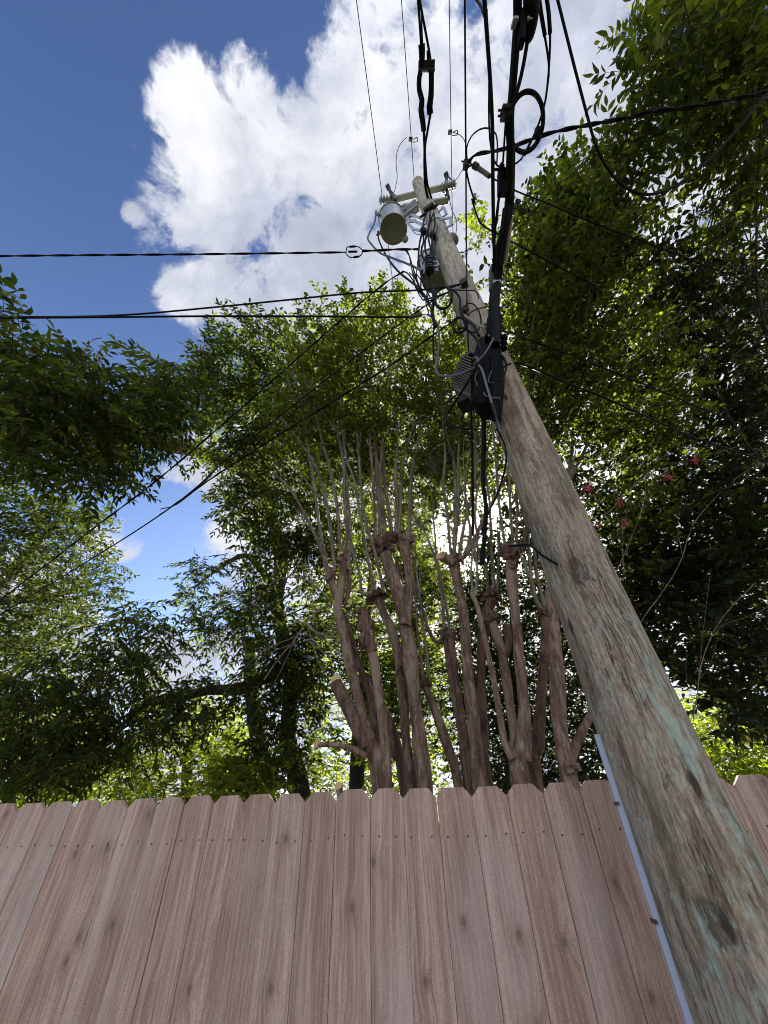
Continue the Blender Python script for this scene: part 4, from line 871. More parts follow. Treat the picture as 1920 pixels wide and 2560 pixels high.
def crown(root, polys, kind, cov, r, zmax, mat, size=(.06, .03), clump=.8, thr=.40, name='crown', cap=60000, seed=0, up=.1, ragged=14, stems=True, label=None):
    rng = np.random.default_rng(100+seed)
    r0, r1 = r
    Vs, Ls, Ss, Ts, Ms, nv, nl = [], [], [], [], [], 0, 0
    allP = []
    for poly in (polys if isinstance(polys[0][0], tuple) else [polys]):
        A = np.array(poly)*(1920/1659); area = .5*abs(np.dot(A[:, 0], np.roll(A[:, 1], 1)) - np.dot(A[:, 1], np.roll(A[:, 0], 1)))
        T0 = sample(poly, 400, r0, r1, zmax, clump, thr, rng, ragged)
        if not len(T0): continue
        zc = (T0-CAM) @ _fw
        pl = size[0]*size[1]*.60*.55*np.mean((FPX/np.maximum(zc, .8))**2)
        per = {'alt': 11, 'pin': 11, 'spray': 8}[kind]
        tlm = size[0]*{'alt': 4.2, 'pin': 3.2, 'spray': 2.6}[kind]
        pad = .42*tlm*FPX/np.mean(zc)/(1920/1659); G = np.array(poly, float); gc = G.mean(0); hs = (G.max(0)-G.min(0))/2
        poly = [tuple(q) for q in gc + (G-gc)*np.clip(1-pad/hs, .45, 1)]
        nt = int(min(cap/per, cov*area/pl/per))
        T = sample(poly, nt, r0, r1, zmax, clump, thr, rng, ragged)
        n = len(T); allP.append(T)
        az = rng.uniform(0, 2*np.pi, n); el = rng.normal(up, .38, n)
        d = np.stack([np.cos(az)*np.cos(el), np.sin(az)*np.cos(el), np.sin(el)], 1)
        side = norm(np.cross(d, np.array([0, 0, 1.0]) + rng.normal(0, .25, (n, 3)))); nn = norm(np.cross(side, d))
        nn = np.where(nn[:, 2:] < 0, -nn, nn); side = np.cross(d, nn)
        s0 = size[0]
        if kind == 'alt': tl, m = s0*4.2, 11
        elif kind == 'pin': tl, m = s0*3.2, 11
        else: tl, m = s0*2.6, 8
        tt = (np.arange(m)+.6)/m
        if kind == 'pin': tt = np.r_[np.repeat((np.arange(5)+.9)/5.6, 2), 1.0]
        sg = np.where(np.arange(m) % 2 == 0, 1.0, -1.0)
        droop = (.28 if kind == 'pin' else .10)*tl
        B = T[:, None] + d[:, None]*tl*tt[None, :, None] - np.array([0, 0, 1.0])*droop*(tt**2)[None, :, None]
        lean = rng.uniform(.35, .8, (n, m, 1))
        Dl = d[:, None]*lean + side[:, None]*sg[None, :, None]*(1-lean*.5) + rng.normal(0, .22, (n, m, 3)) - np.array([0, 0, .30 if kind == 'pin' else .12])
        if kind == 'pin': Dl[:, -1] = d + rng.normal(0, .2, (n, 3)) - np.array([0, 0, .4])
        Dl = norm(Dl); Nl = norm(nn[:, None] + rng.normal(0, .42, (n, m, 3)))
        L = s0*rng.uniform(.65, 1.2, (n, m)); Wd = L*(size[1]/size[0])*rng.uniform(.8, 1.15, (n, m))
        keep = rng.random((n, m)) > .08
        detail = np.mean(zc) < 9
        V, lo, st, to = leaf_mesh(name, B[keep], Dl[keep], Nl[keep], L[keep], Wd[keep], mat, detail, rng)
        Vs.append(V); Ls.append(lo+nv); Ss.append(st+nl); Ts.append(to); Ms.append(np.zeros(len(st), int)); nv += len(V); nl += len(lo)
        TOTAL[0] += int(keep.sum())
        if stems:     # the twig each spray grows on
            w = .0022 if kind != 'alt' else .0018
            a = T - d*tl*.25; b = T + d*tl*.5 - np.array([0, 0, droop*.25]); c = T + d*tl*.98 - np.array([0, 0, droop])
            s2 = side*w; n2 = nn*w
            V = np.stack([a+s2*1.6, a-s2*.8+n2*1.4, a-s2*.8-n2*1.4, b+s2, b-s2*.5+n2*.9, b-s2*.5-n2*.9, c], 1).reshape(-1, 3)
            fc = [(0, 1, 4, 3), (1, 2, 5, 4), (2, 0, 3, 5), (3, 4, 6), (4, 5, 6), (5, 3, 6)]
            lp = np.concatenate([np.array(f) for f in fc]); tot = np.array([len(f) for f in fc])
            lo = (np.arange(n)[:, None]*7 + lp[None]).ravel(); st = (np.arange(n)[:, None]*len(lp) + np.r_[0, np.cumsum(tot)[:-1]][None]).ravel()
            Vs.append(V); Ls.append(lo+nv); Ss.append(st+nl); Ts.append(np.tile(tot, n)); Ms.append(np.ones(len(st), int)); nv += len(V); nl += len(lo)
    me = npmesh(name, np.vstack(Vs), np.concatenate(Ls), np.concatenate(Ss), None, np.concatenate(Ms))
    o = link(name, me, [M[mat], M['dark_bark' if mat != 'leaf_myrtle' else 'shoot_bark']], root)
    if label: o['label'] = label
    return np.vstack(allP)
def wpx(px, c, P): return px*CROP[c][2]/2*((np.asarray(P)-CAM) @ _fw)/FPX      # width in the picture -> radius
def stem(root, c, pts, F, mat, name='stem', lump=.09, n=12, step=.06, dF=0.0, wmul=1.0, minr=0.0, jit=0.0):
    """pts: (x, y, width in picture px); grows on an upright plane F metres ahead, leaning dF over its length"""
    m = len(pts); P = []; R = []
    for i, (x, y, w) in enumerate(pts):
        f = F + dF*i/max(1, m-1)
        p = at_f(ray(x, y, c), f); P.append(p); R.append(max(minr, wpx(w, c, p)*wmul))
    S, rad = spline(P, step, R)
    if jit: S = S + np.cumsum(RNG.normal(0, jit, S.shape), axis=0)*.3
    return MB().tube(S, rad, n, lump).build(name, M[mat], root), S
def down(c, x, y, w, F, slant=0.0):
    """carry a trunk on down to the soil, below what the fence hides"""
    p = at_f(ray(x, y, c), F)
    return p
def trunk(root, c, pts, F, mat, name='trunk', lump=.11, n=14, step=.06, dF=0.0, flare=1.25):
    m = len(pts); P = []; R = []
    for i, (x, y, w) in enumerate(pts):
        p = at_f(ray(x, y, c), F + dF*i/max(1, m-1)); P.append(p); R.append(wpx(w*.9, c, p))
    d = P[0]-P[1]; d /= abs(d[2]); g = P[0] + d*np.array([.35, .35, 1])*(P[0][2]+.15)
    P = [g] + P; R = [R[0]*flare] + R
    S, rad = spline(P, step, R)
    return MB().tube(S, rad, n, lump).build(name, M[mat], root), S
def twigs(root, anchors, targets, k, rad, mat, name, rng, n=6, maxlen=3.0):
    """thin limbs reaching from the stems out to the foliage"""
    if not len(targets) or k <= 0: return
    A = np.vstack(anchors); mb = MB(); nt = 0
    for t in targets[rng.choice(len(targets), min(k, len(targets)), replace=False)]:
        dd = np.linalg.norm(A-t, axis=1) + 1.2*np.maximum(0, A[:, 2]-t[2])
        a = A[np.argmin(dd)]
        if np.linalg.norm(a-t) > maxlen or np.linalg.norm(a-t) < .15: continue
        mid = (a+t)/2 + rng.normal(0, .10, 3)*np.linalg.norm(a-t) - np.array([0, 0, -.06])*np.linalg.norm(a-t)
        S, r_ = spline([a, mid, t], .12, [rad, rad*.65, rad*.22])
        mb.tube(S, r_, n, 0, False); nt += 1
    if nt > 3: mb.build(name, M[mat], root)
def cut_face(root, c, x, y, w, F, nrm, label=None):
    p = at_f(ray(x, y, c), F); r = wpx(w, c, p)
    nrm = np.asarray(nrm, float)
    return MB().lathe(p, nrm, [(r, -.02), (r, .004), (r*.92, .009), (r*.4, .0095), (r*.38, .008)], 20).build('cut_face', M['cut'], root)
def knob(root, c, x, y, w, h, F, mat, seed):
    """gnarled pollard head"""
    p = at_f(ray(x, y, c), F); r = wpx(w*.95, c, p); hz = wpx(h*1.15, c, p)
    rng = np.random.default_rng(seed)
    bm = bmesh.new(); bmesh.ops.create_icosphere(bm, subdivisions=4, radius=1)
    for v in bm.verts:
        q = np.array(v.co)
        k = 1.02 + .75*(vnoise((q*1.7+seed)[None])[0]-.5)*1.6 + .6*(vnoise((q*4.1+seed*2)[None])[0]-.5)*1.4 + .35*(vnoise((q*9+seed)[None])[0]-.5)
        v.co = Vector(q*k*np.array([r, r*.9, hz])) + Vector(p)
    me = bpy.data.meshes.new('pollard_knob'); bm.to_mesh(me); bm.free(); me.polygons.foreach_set('use_smooth', [True]*len(me.polygons))
    return link('pollard_knob', me, M[mat], root)
def myrtle(label, c, base, F):
    x, y = base; p = at_f(ray(x, y, c), F)
    return thing('crape_myrtle', (p[0], p[1], 0), label, 'tree', 'pollarded crape myrtles behind the fence')
def shoots(root, F, lst, c='4', dF=-.5, w=22, mat='shoot_bark'):
    out = []
    for pts in lst:
        m = len(pts); q = [(x, y, max(min(6, w*.5), w*(1-.62*i/(m-1)))) for i, (x, y) in enumerate(pts)]
        m2 = MB(); P = []; R = []
        for i, (x, y, wd) in enumerate(q):
            p = at_f(ray(x, y, c), F + dF*i/max(1, m-1)); P.append(p); R.append(max(.0028, wpx(wd*RNG.uniform(.8, 1.1), c, p)))
        S, rad = spline(P, .1, R); S = S + np.cumsum(RNG.normal(0, .010, S.shape), axis=0)*.3
        m2.tube(S, rad, 8, .05)
        for _ in range(int(RNG.integers(2, 5))):      # side twigs
            k = int(RNG.uniform(.35, .95)*(len(S)-2)); d = norm(S[k+1]-S[k]); a = norm(d + RNG.normal(0, .42, 3)); L = RNG.uniform(.35, 1.0)
            Q, rr = spline([S[k], S[k]+a*L*.5, S[k]+norm(a+d*.6)*L], .1, [rad[k]*.6, rad[k]*.4, .0012])
            m2.tube(Q, rr, 6, 0, False)
        m2.build('shoot', M[mat], root)
        out.append(S)
    return out
W1 = 'myrtle_bark'; W2 = 'red_bark'
rg = np.random.default_rng(77)
# A
F = 3.9; t = myrtle('crape myrtle with a slanting sawn-off stub, furthest from the pole', '4', (530, 2000), F); A = []
A.append(trunk(t, '4', [(520, 2010, 100), (470, 1800, 78), (430, 1650, 66), (400, 1530, 60), (365, 1380, 56), (335, 1240, 56), (308, 1120, 58), (300, 1060, 52), (322, 960, 46), (328, 870, 44), (330, 815, 50)], F, W1)[1])
A.append(trunk(t, '4', [(555, 2010, 70), (548, 1800, 62), (528, 1620, 54), (500, 1440, 52), (478, 1300, 54)], F-.05, W1, 'stem')[1])
A.append(stem(t, '4', [(478, 1310, 52), (455, 1240, 66), (445, 1170, 60), (432, 1120, 62), (418, 1085, 46)], F-.05, W2, 'gnarled_stub', .22)[1])
A.append(trunk(t, '4', [(560, 1990, 60), (505, 1780, 52), (475, 1560, 46), (420, 1400, 42), (370, 1250, 36), (335, 1110, 38)], F+.15, W2, 'stem')[1])
stem(t, '4', [(450, 1800, 60), (395, 1690, 66), (345, 1580, 66), (288, 1462, 62)], F-.03, W2, 'sawn_stub', .05)
cut_face(t, '4', 286, 1448, 60, F-.04, (-.5, -.72, .35))
stem(t, '4', [(450, 1850, 34), (380, 1812, 30), (300, 1790, 27), (195, 1788, 24)], F-.1, W1, 'sawn_branch', .06, 10)
cut_face(t, '4', 188, 1788, 34, F-.1, (-.75, -.62, .1)); cut_face(t, '4', 303, 2002, 40, F-1.2, (-.3, -.85, .3)); stem(t, '4', [(345, 2200, 36), (325, 2100, 36), (306, 2018, 36)], F-1.2, W1, 'sawn_branch', .04, 10)
stem(t, '4', [(312, 1050, 40), (285, 990, 40), (262, 930, 36), (248, 880, 38)], F, W1, 'stem')
stem(t, '4', [(330, 1060, 30), (352, 1010, 26), (360, 950, 26), (355, 880, 20)], F+.05, W1, 'stem')
knob(t, '4', 440, 1160, 66, 74, F-.05, W2, 3); knob(t, '4', 448, 1245, 62, 66, F-.05, W2, 4); knob(t, '4', 428, 1105, 54, 44, F-.05, W2, 5); knob(t, '4', 328, 820, 62, 58, F, W1, 1); knob(t, '4', 262, 915, 48, 62, F, W1, 2); cut_face(t, '4', 312, 795, 34, F-.07, (-.3, -.3, .8))
s = shoots(t, F, [[(335, 800), (350, 690), (340, 560), (325, 250), (280, 140), (190, 10), (120, -120)], [(250, 880), (225, 760), (180, 430), (150, 230), (140, 130), (60, -80)], [(285, 890), (265, 700), (230, 480), (180, 330), (90, 200), (0, 90)],
                [(318, 800), (300, 600), (270, 420), (240, 300), (200, 150), (160, -60), (130, -300)], [(350, 880), (360, 700), (335, 400), (300, 150), (330, -100), (320, -400)], [(245, 880), (200, 740), (130, 600), (60, 480), (-40, 380)]])
s += shoots(t, F+.1, [[(265, 1040), (180, 960), (100, 920), (0, 925), (-60, 960)], [(270, 1060), (200, 1090), (120, 1180), (60, 1270), (0, 1330), (-80, 1450)], [(150, 1180), (215, 1220), (260, 1210), (295, 1185)], [(70, 1150), (140, 1160), (175, 1195), (220, 1240)], [(120, 1250), (160, 1240), (215, 1275)]], '4', 0, 12)
tp = crown(t, [(575, 930), (560, 800), (640, 700), (665, 642), (720, 640), (790, 690), (800, 800), (770, 960), (700, 1020), (620, 1010)], 'alt', 2.0, (5.6, 8.2), 9.6, 'leaf_myrtle', (.076, .042), .6, .45, seed=1, up=.35)
twigs(t, s, tp, 60, .010, 'shoot_bark', 'branch', rg)
# B
F = 4.0; t = myrtle('crape myrtle with the thickest trunk, forked to two clubbed heads', '4', (740, 2000), F); A = []
trunk(t, '4', [(752, 2010, 92), (735, 1850, 84), (715, 1680, 80), (690, 1480, 80), (675, 1340, 84), (655, 1200, 78), (640, 1120, 74), (605, 980, 72), (575, 880, 78), (548, 800, 84)], F, W1)
stem(t, '4', [(650, 1170, 58), (668, 1040, 48), (668, 920, 42), (660, 830, 44), (648, 745, 60)], F-.05, W1, 'stem')
trunk(t, '4', [(672, 2010, 78), (655, 1780, 58), (640, 1560, 54), (628, 1440, 58), (612, 1310, 52), (575, 1190, 52), (530, 1090, 48), (510, 1030, 50)], F+.15, W1, 'stem')
trunk(t, '4', [(645, 2000, 70), (610, 1840, 66), (575, 1700, 60), (550, 1640, 56), (500, 1540, 44), (450, 1430, 36)], F+.3, W2, 'stem')
stem(t, '4', [(655, 1120, 44), (622, 1000, 46), (615, 920, 44), (600, 850, 40)], F+.1, W2, 'stem')
for i, (x, y, w, h) in enumerate([(540, 745, 118, 92), (585, 715, 70, 60), (490, 775, 60, 52), (652, 745, 76, 66), (505, 1015, 96, 50), (625, 1420, 62, 50)]): knob(t, '4', x, y, w, h, F+(.15 if y > 1000 else 0), W2 if i != 3 else W1, 10+i)
cut_face(t, '4', 540, 698, 36, F-.09, (-.2, -.5, .8)); cut_face(t, '4', 457, 776, 26, F-.06, (-.8, -.5, .1))
s = shoots(t, F, [[(495, 745), (482, 500), (470, 150), (465, -120)], [(520, 710), (505, 450), (490, 200), (480, 0), (440, -200)], [(578, 680), (545, 420), (530, 100), (510, 20), (560, -120), (590, -330)], [(545, 690), (525, 500), (520, 300), (545, 100), (570, -100)],
                [(615, 700), (630, 400), (655, 250), (690, 150), (750, 0), (760, -160)], [(668, 710), (680, 400), (720, 200), (735, 60), (770, -200)], [(600, 690), (605, 500), (600, 380), (610, 200), (600, -50), (640, -300)],
                [(490, 985), (460, 850), (420, 620), (385, 420), (340, 300), (310, 100)], [(540, 1000), (500, 820), (440, 600), (410, 300), (390, 80)], [(470, 1000), (430, 1010), (415, 900), (380, 780), (360, 600)]])
tp = crown(t, [(700, 1010), (690, 680), (780, 612), (830, 600), (880, 640), (915, 700), (900, 950), (850, 1080), (780, 1080)], 'alt', 2.0, (5.6, 8.2), 9.6, 'leaf_myrtle', (.076, .042), .6, .45, seed=2, up=.35)
twigs(t, s, tp, 60, .010, 'shoot_bark', 'branch', rg)
# C
F = 4.3; t = myrtle('slender crooked crape myrtle between the two thickest trunks', '4', (930, 1985), F)
trunk(t, '4', [(925, 1995, 60), (890, 1860, 56), (850, 1740, 52), (810, 1630, 46), (770, 1530, 48), (757, 1490, 46)], F, W1); knob(t, '4', 757, 1475, 50, 48, F, W2, 21)
trunk(t, '4', [(968, 1990, 40), (945, 1780, 36), (915, 1600, 34), (885, 1420, 36), (862, 1260, 36)], F+.1, W1, 'stem'); knob(t, '4', 860, 1225, 62, 58, F+.1, W2, 22)
stem(t, '4', [(862, 1250, 30), (820, 1255, 24), (790, 1230, 20), (765, 1180, 18)], F+.1, W1, 'stem')
s = shoots(t, F, [[(745, 1470), (730, 1330), (712, 1200), (700, 1000), (690, 800)], [(770, 1460), (765, 1330), (740, 1150), (720, 1000), (700, 700)], [(850, 1190), (830, 950), (790, 780), (720, 640), (650, 560)], [(880, 1180), (850, 1000), (820, 850), (800, 600), (810, 400)], [(765, 1180), (730, 1060), (700, 960), (690, 900)]], '4', -.2, 18)
tp = crown(t, [(825, 1080), (840, 800), (920, 700), (985, 760), (990, 1000), (950, 1150), (880, 1150)], 'alt', 1.5, (5.8, 8.4), 9.2, 'leaf_myrtle', (.076, .042), .55, .46, seed=3, up=.35)
twigs(t, s, tp, 40, .010, 'shoot_bark', 'branch', rg)
# D
F = 3.95; t = myrtle('crape myrtle with pale peeling bark and a sawn-off side stump at its head', '4', (1035, 1985), F)
trunk(t, '4', [(1040, 2000, 98), (1020, 1820, 76), (1005, 1680, 70), (985, 1500, 66), (968, 1330, 62), (955, 1150, 58), (935, 1020, 52), (915, 920, 50), (905, 845, 62)], F, W1)
trunk(t, '4', [(1000, 1995, 50), (965, 1780, 46), (930, 1560, 42), (905, 1400, 42), (888, 1240, 40)], F+.25, W2, 'stem'); knob(t, '4', 885, 1215, 56, 46, F+.25, W2, 31)
trunk(t, '4', [(1075, 1995, 60), (1060, 1740, 50), (1045, 1480, 48), (1045, 1290, 52), (1070, 1120, 66), (1100, 1020, 60)], F+.2, W2, 'stem', .16); knob(t, '4', 1098, 1020, 92, 62, F+.2, W2, 32)
stem(t, '4', [(905, 850, 52), (870, 825, 52), (838, 808, 50)], F-.04, W1, 'sawn_stub', .08); cut_face(t, '4', 832, 805, 56, F-.06, (-.55, -.72, .4))
knob(t, '4', 912, 825, 70, 52, F, W1, 33)
stem(t, '4', [(925, 830, 30), (965, 800, 26), (1010, 720, 22), (1060, 610, 20), (1120, 500, 18), (1180, 385, 14)], F-.05, W1, 'stem', .05)
s = shoots(t, F, [[(905, 800), (912, 500), (900, 150), (890, 0), (905, -200)], [(930, 800), (955, 640), (1000, 450), (1010, 200), (1000, -50)], [(885, 800), (870, 620), (845, 450), (860, 300), (850, 50), (880, -150)], [(900, 800), (925, 560), (925, 300), (940, 50), (960, -250)], [(960, 805), (985, 690), (965, 560), (960, 400), (985, 250)]])
s += shoots(t, F+.2, [[(1080, 1000), (1060, 860), (1030, 820), (1010, 600), (990, 400)], [(1110, 990), (1100, 800), (1090, 500), (1060, 200), (1080, -50)], [(1125, 1000), (1130, 800), (1120, 620)]])
tp = crown(t, [[(900, 1060), (915, 700), (1000, 600), (1060, 690), (1075, 1000), (1020, 1130), (940, 1120)], [(1005, 520), (1010, 470), (1040, 460), (1065, 500), (1060, 540), (1020, 545)]], 'alt', 1.6, (5.6, 8.0), 9.6, 'leaf_myrtle', (.076, .042), .55, .45, seed=4, up=.35)
twigs(t, s, tp, 60, .010, 'shoot_bark', 'branch', rg)
# E
F = 3.7; t = myrtle('smooth crape myrtle with a thin curved side stem and a clubbed dark red head', '4', (1240, 1970), F)
trunk(t, '4', [(1245, 1990, 108), (1252, 1850, 100), (1262, 1720, 78), (1262, 1560, 66), (1245, 1380, 60), (1230, 1200, 56), (1215, 1050, 56), (1200, 920, 60), (1195, 840, 62)], F, W1)
stem(t, '4', [(1205, 1860, 44), (1165, 1780, 34), (1140, 1640, 32), (1110, 1460, 30), (1080, 1320, 28), (1050, 1180, 28), (1020, 1060, 28), (990, 1000, 22)], F-.06, W1, 'stem', .05)
trunk(t, '4', [(1235, 1990, 60), (1210, 1740, 54), (1180, 1500, 52), (1155, 1320, 52), (1130, 1240, 56), (1100, 1150, 44)], F+.3, W1, 'stem'); stem(t, '4', [(1165, 1330, 40), (1185, 1240, 44), (1175, 1170, 44)], F+.3, W2, 'stem', .12)
for i, (x, y, w, h) in enumerate([(1195, 800, 82, 76), (1245, 765, 52, 44), (1165, 770, 44, 44), (1200, 880, 72, 60)]): knob(t, '4', x, y, w, h, F, W2, 40+i)
knob(t, '4', 1110, 1130, 70, 56, F+.3, W2, 46)
s = shoots(t, F, [[(1170, 760), (1140, 600), (1120, 300), (1110, 150), (1090, -100)], [(1210, 750), (1200, 600), (1190, 400), (1200, 200)], [(1225, 740), (1230, 560), (1225, 450)], [(1255, 750), (1280, 660), (1283, 580), (1270, 480)], [(1270, 760), (1290, 680), (1300, 600)]])
s += shoots(t, F, [[(1000, 1000), (985, 900), (990, 760), (970, 620), (940, 480)], [(1010, 1010), (1020, 880), (1000, 700), (1010, 500), (1040, 300)]], '4', -.2, 16)
tp = crown(t, [(1085, 950), (1090, 700), (1110, 520), (1180, 420), (1260, 600), (1230, 950), (1180, 1080), (1110, 1080)], 'alt', 1.8, (5.4, 7.8), 9.0, 'leaf_myrtle', (.076, .044), .55, .45, seed=5, up=.3)
twigs(t, s, tp, 50, .010, 'shoot_bark', 'branch', rg)
# F
F = 3.9; t = myrtle('dark red crape myrtle stem behind its smooth neighbour, with tall curved whips', '4', (1325, 1970), F)
trunk(t, '4', [(1322, 1985, 84), (1335, 1800, 68), (1350, 1600, 62), (1365, 1420, 56), (1375, 1250, 48), (1372, 1130, 46)], F, W2); knob(t, '4', 1370, 1105, 54, 40, F, W2, 51)
s = shoots(t, F, [[(1358, 1095), (1325, 1030), (1305, 930), (1290, 780), (1275, 640), (1240, 500)], [(1378, 1090), (1345, 980), (1325, 850), (1310, 700), (1300, 500), (1290, 200)], [(1380, 1090), (1400, 950), (1420, 700), (1500, 350), (1520, 100), (1560, -200)], [(1375, 1080), (1410, 850), (1470, 500), (1600, 200), (1640, -50)]], '4', -.4, 26)
tp = crown(t, [(1120, 960), (1105, 650), (1150, 400), (1250, 300), (1330, 330), (1400, 450), (1400, 700), (1330, 880), (1220, 950)], 'alt', 1.8, (5.2, 7.4), 9.0, 'leaf_myrtle', (.080, .048), .6, .42, seed=6, up=.2)
twigs(t, s, tp, 50, .010, 'shoot_bark', 'branch', rg)
# G
F = 3.5; t = myrtle('crape myrtle nearest the pole with a side branch and pink blossom', '4', (1490, 1950), F)
trunk(t, '4', [(1500, 1970, 100), (1470, 1830, 88), (1448, 1680, 80), (1438, 1500, 78), (1432, 1320, 74), (1422, 1160, 60), (1402, 1020, 40), (1395, 960, 30)], F, W1, 'trunk')
knob(t, '4', 1500, 1900, 84, 70, F-.03, W1, 61)
stem(t, '4', [(1500, 1880, 48), (1530, 1800, 44), (1570, 1710, 42), (1640, 1580, 40), (1720, 1430, 30), (1800, 1250, 24)], F+.05, W2, 'stem')
s = shoots(t, F, [[(1400, 980), (1380, 850), (1350, 700), (1340, 500)], [(1410, 1000), (1440, 800), (1480, 500), (1540, 260)]], '4', -.3, 22)
s += shoots(t, F, [[(1350, 1240), (1345, 1160), (1360, 1100), (1420, 1040)], [(1325, 1250), (1390, 1090), (1400, 1010), (1440, 900), (1500, 770)], [(1300, 1120), (1410, 1010), (1500, 990), (1659, 940)], [(1200, 1010), (1230, 960), (1290, 880), (1400, 850), (1540, 760), (1659, 720)], [(1180, 990), (1220, 840), (1260, 760), (1300, 620), (1330, 480)], [(1200, 980), (1260, 800), (1330, 700), (1390, 560)],
                      [(1330, 1440), (1390, 1330), (1460, 1220), (1500, 1120), (1600, 1020), (1680, 980)], [(1485, 1720), (1500, 1560), (1525, 1420), (1570, 1330), (1640, 1260)]], 'D', -.7, 2.2, 'myrtle_bark')
tp = crown(t, [(1240, 1150), (1240, 900), (1340, 640), (1480, 660), (1540, 900), (1470, 1150), (1330, 1260)], 'alt', 1.2, (5.0, 7.4), 9.0, 'leaf_myrtle', (.080, .050), .6, .43, seed=7, up=.1)

for x, y, k in ((1270, 1055, 12), (1340, 1085, 7), (1350, 1130, 5), (1445, 1030, 6), (1500, 995, 5), (1290, 1135, 4)):
    c0 = at_r(ray(x, y, 'D'), 4.3 + .2*rg.random()); n = k*9
    B = c0 + rg.normal(0, 1, (n, 3))*np.array([.022, .022, .035])*math.sqrt(k/12)
    V, lo, st, to = leaf_mesh('x', B, norm(rg.normal(0, 1, (n, 3))), norm(rg.normal(0, 1, (n, 3))), rg.uniform(.010, .022, n), rg.uniform(.008, .016, n), None, False, rg)
    link('blossom', npmesh('blossom', V, lo, st, to), M['pink'], t)
crown(t, [(560, 1000), (640, 860), (800, 820), (1000, 830), (1120, 900), (1140, 1110), (1000, 1140), (860, 1120), (650, 1090)], 'alt', .55, (5.4, 7.2), 9, 'leaf_myrtle', (.074, .042), .6, .42, seed=8, up=.35)
# ---- the big pecan on the open-sky side
def at(c, x, y, F): return at_f(ray(x, y, c), F)
p = at('D', 640, 1720, 9); t = thing('pecan_tree', (p[0], p[1], 0), 'large dark pecan whose long limb reaches over the slanting lines on the open-sky side', 'tree')
TR = trunk(t, 'D', [(650, 1720, 46), (622, 1600, 38), (628, 1450, 34), (600, 1320, 32), (606, 1200, 30), (580, 1080, 28), (566, 960, 22), (532, 840, 16), (530, 760, 9)], 9, 'dark_bark', lump=.07, step=.2)[1]
trunk(t, 'D', [(575, 1720, 46), (560, 1600, 40), (545, 1500, 30), (540, 1380, 22)], 9.4, 'dark_bark', 'stem', step=.2)
L1 = stem(t, 'D', [(595, 1100, 34), (540, 1025, 32), (480, 992, 30), (400, 968, 30), (300, 945, 30), (180, 938, 28), (60, 936, 28), (-60, 930, 26)], 9, 'dark_bark', 'limb', .12, 10, .15, -5.6)[1]
L2 = stem(t, 'D', [(615, 1450, 30), (560, 1470, 26), (520, 1488, 24), (450, 1492, 22), (390, 1505, 20), (325, 1512, 18), (310, 1470, 12), (295, 1430, 12), (255, 1380, 8)], 9, 'dark_bark', 'limb', .12, 9, .15, -2.6)[1]
L3 = stem(t, 'D', [(325, 1512, 12), (270, 1560, 9), (230, 1600, 7), (170, 1720, 5)], 6.9, 'dark_bark', 'limb', .08, 8, .15, -.5)[1]
L4 = stem(t, 'D', [(605, 1300, 20), (570, 1240, 16), (530, 1200, 12), (470, 1230, 8), (420, 1270, 5)], 9, 'dark_bark', 'limb', .08, 8, .15, -.4)[1]
L5 = stem(t, 'D', [(470, 990, 9), (455, 1025, 8), (430, 1050, 5), (380, 1090, 3), (345, 1100, 2)], 7.4, 'dark_bark', 'limb', .05, 6, .1, -.3)[1]
L6 = stem(t, 'D', [(200, 800, 4), (215, 760, 4), (240, 745, 3), (270, 752, 2)], 5.6, 'dark_bark', 'bare_twig', .05, 6, .1)[1]
stem(t, 'D', [(120, 760, 4), (175, 762, 3), (200, 735, 2), (220, 730, 2)], 5.6, 'dark_bark', 'bare_twig', .05, 6, .1)
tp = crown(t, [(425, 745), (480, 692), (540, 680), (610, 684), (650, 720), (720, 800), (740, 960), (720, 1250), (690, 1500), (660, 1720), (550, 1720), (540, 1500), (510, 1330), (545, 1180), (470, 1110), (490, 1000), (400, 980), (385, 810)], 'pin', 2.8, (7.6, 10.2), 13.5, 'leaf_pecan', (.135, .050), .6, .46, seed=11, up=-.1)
twigs(t, [TR, L4], tp, 120, .018, 'dark_bark', 'branch', rg)
tp = crown(t, [(-40, 650), (10, 690), (60, 740), (120, 735), (200, 768), (262, 805), (290, 835), (350, 775), (420, 775), (445, 900), (405, 990), (330, 985), (275, 1085), (150, 1085), (60, 1060), (-40, 1050)], 'pin', 3.4, (4.8, 7.2), 11, 'leaf_pecan', (.130, .044), .55, .45, seed=12, up=-.1)
twigs(t, [L1], tp, 130, .014, 'dark_bark', 'branch', rg)
tp = crown(t, [[(375, 1215), (420, 1190), (550, 1190), (550, 1380), (490, 1420), (420, 1400), (385, 1330)]], 'pin', 1.1, (8, 9.6), 13, 'leaf_pecan', (.12, .042), .8, .45, seed=13, up=-.25)
twigs(t, [L4, L5], tp, 40, .01, 'dark_bark', 'branch', rg)
tp = crown(t, [(-40, 1500), (90, 1420), (160, 1370), (220, 1320), (300, 1280), (370, 1310), (400, 1370), (350, 1450), (330, 1490), (400, 1455), (530, 1450), (560, 1540), (480, 1580), (400, 1600), (300, 1640), (150, 1690), (-40, 1720)], 'pin', 2.6, (6.4, 8.8), 13, 'leaf_pecan', (.125, .044), .8, .42, seed=14, up=-.3)
twigs(t, [L2, L3], tp, 120, .012, 'dark_bark', 'branch', rg)
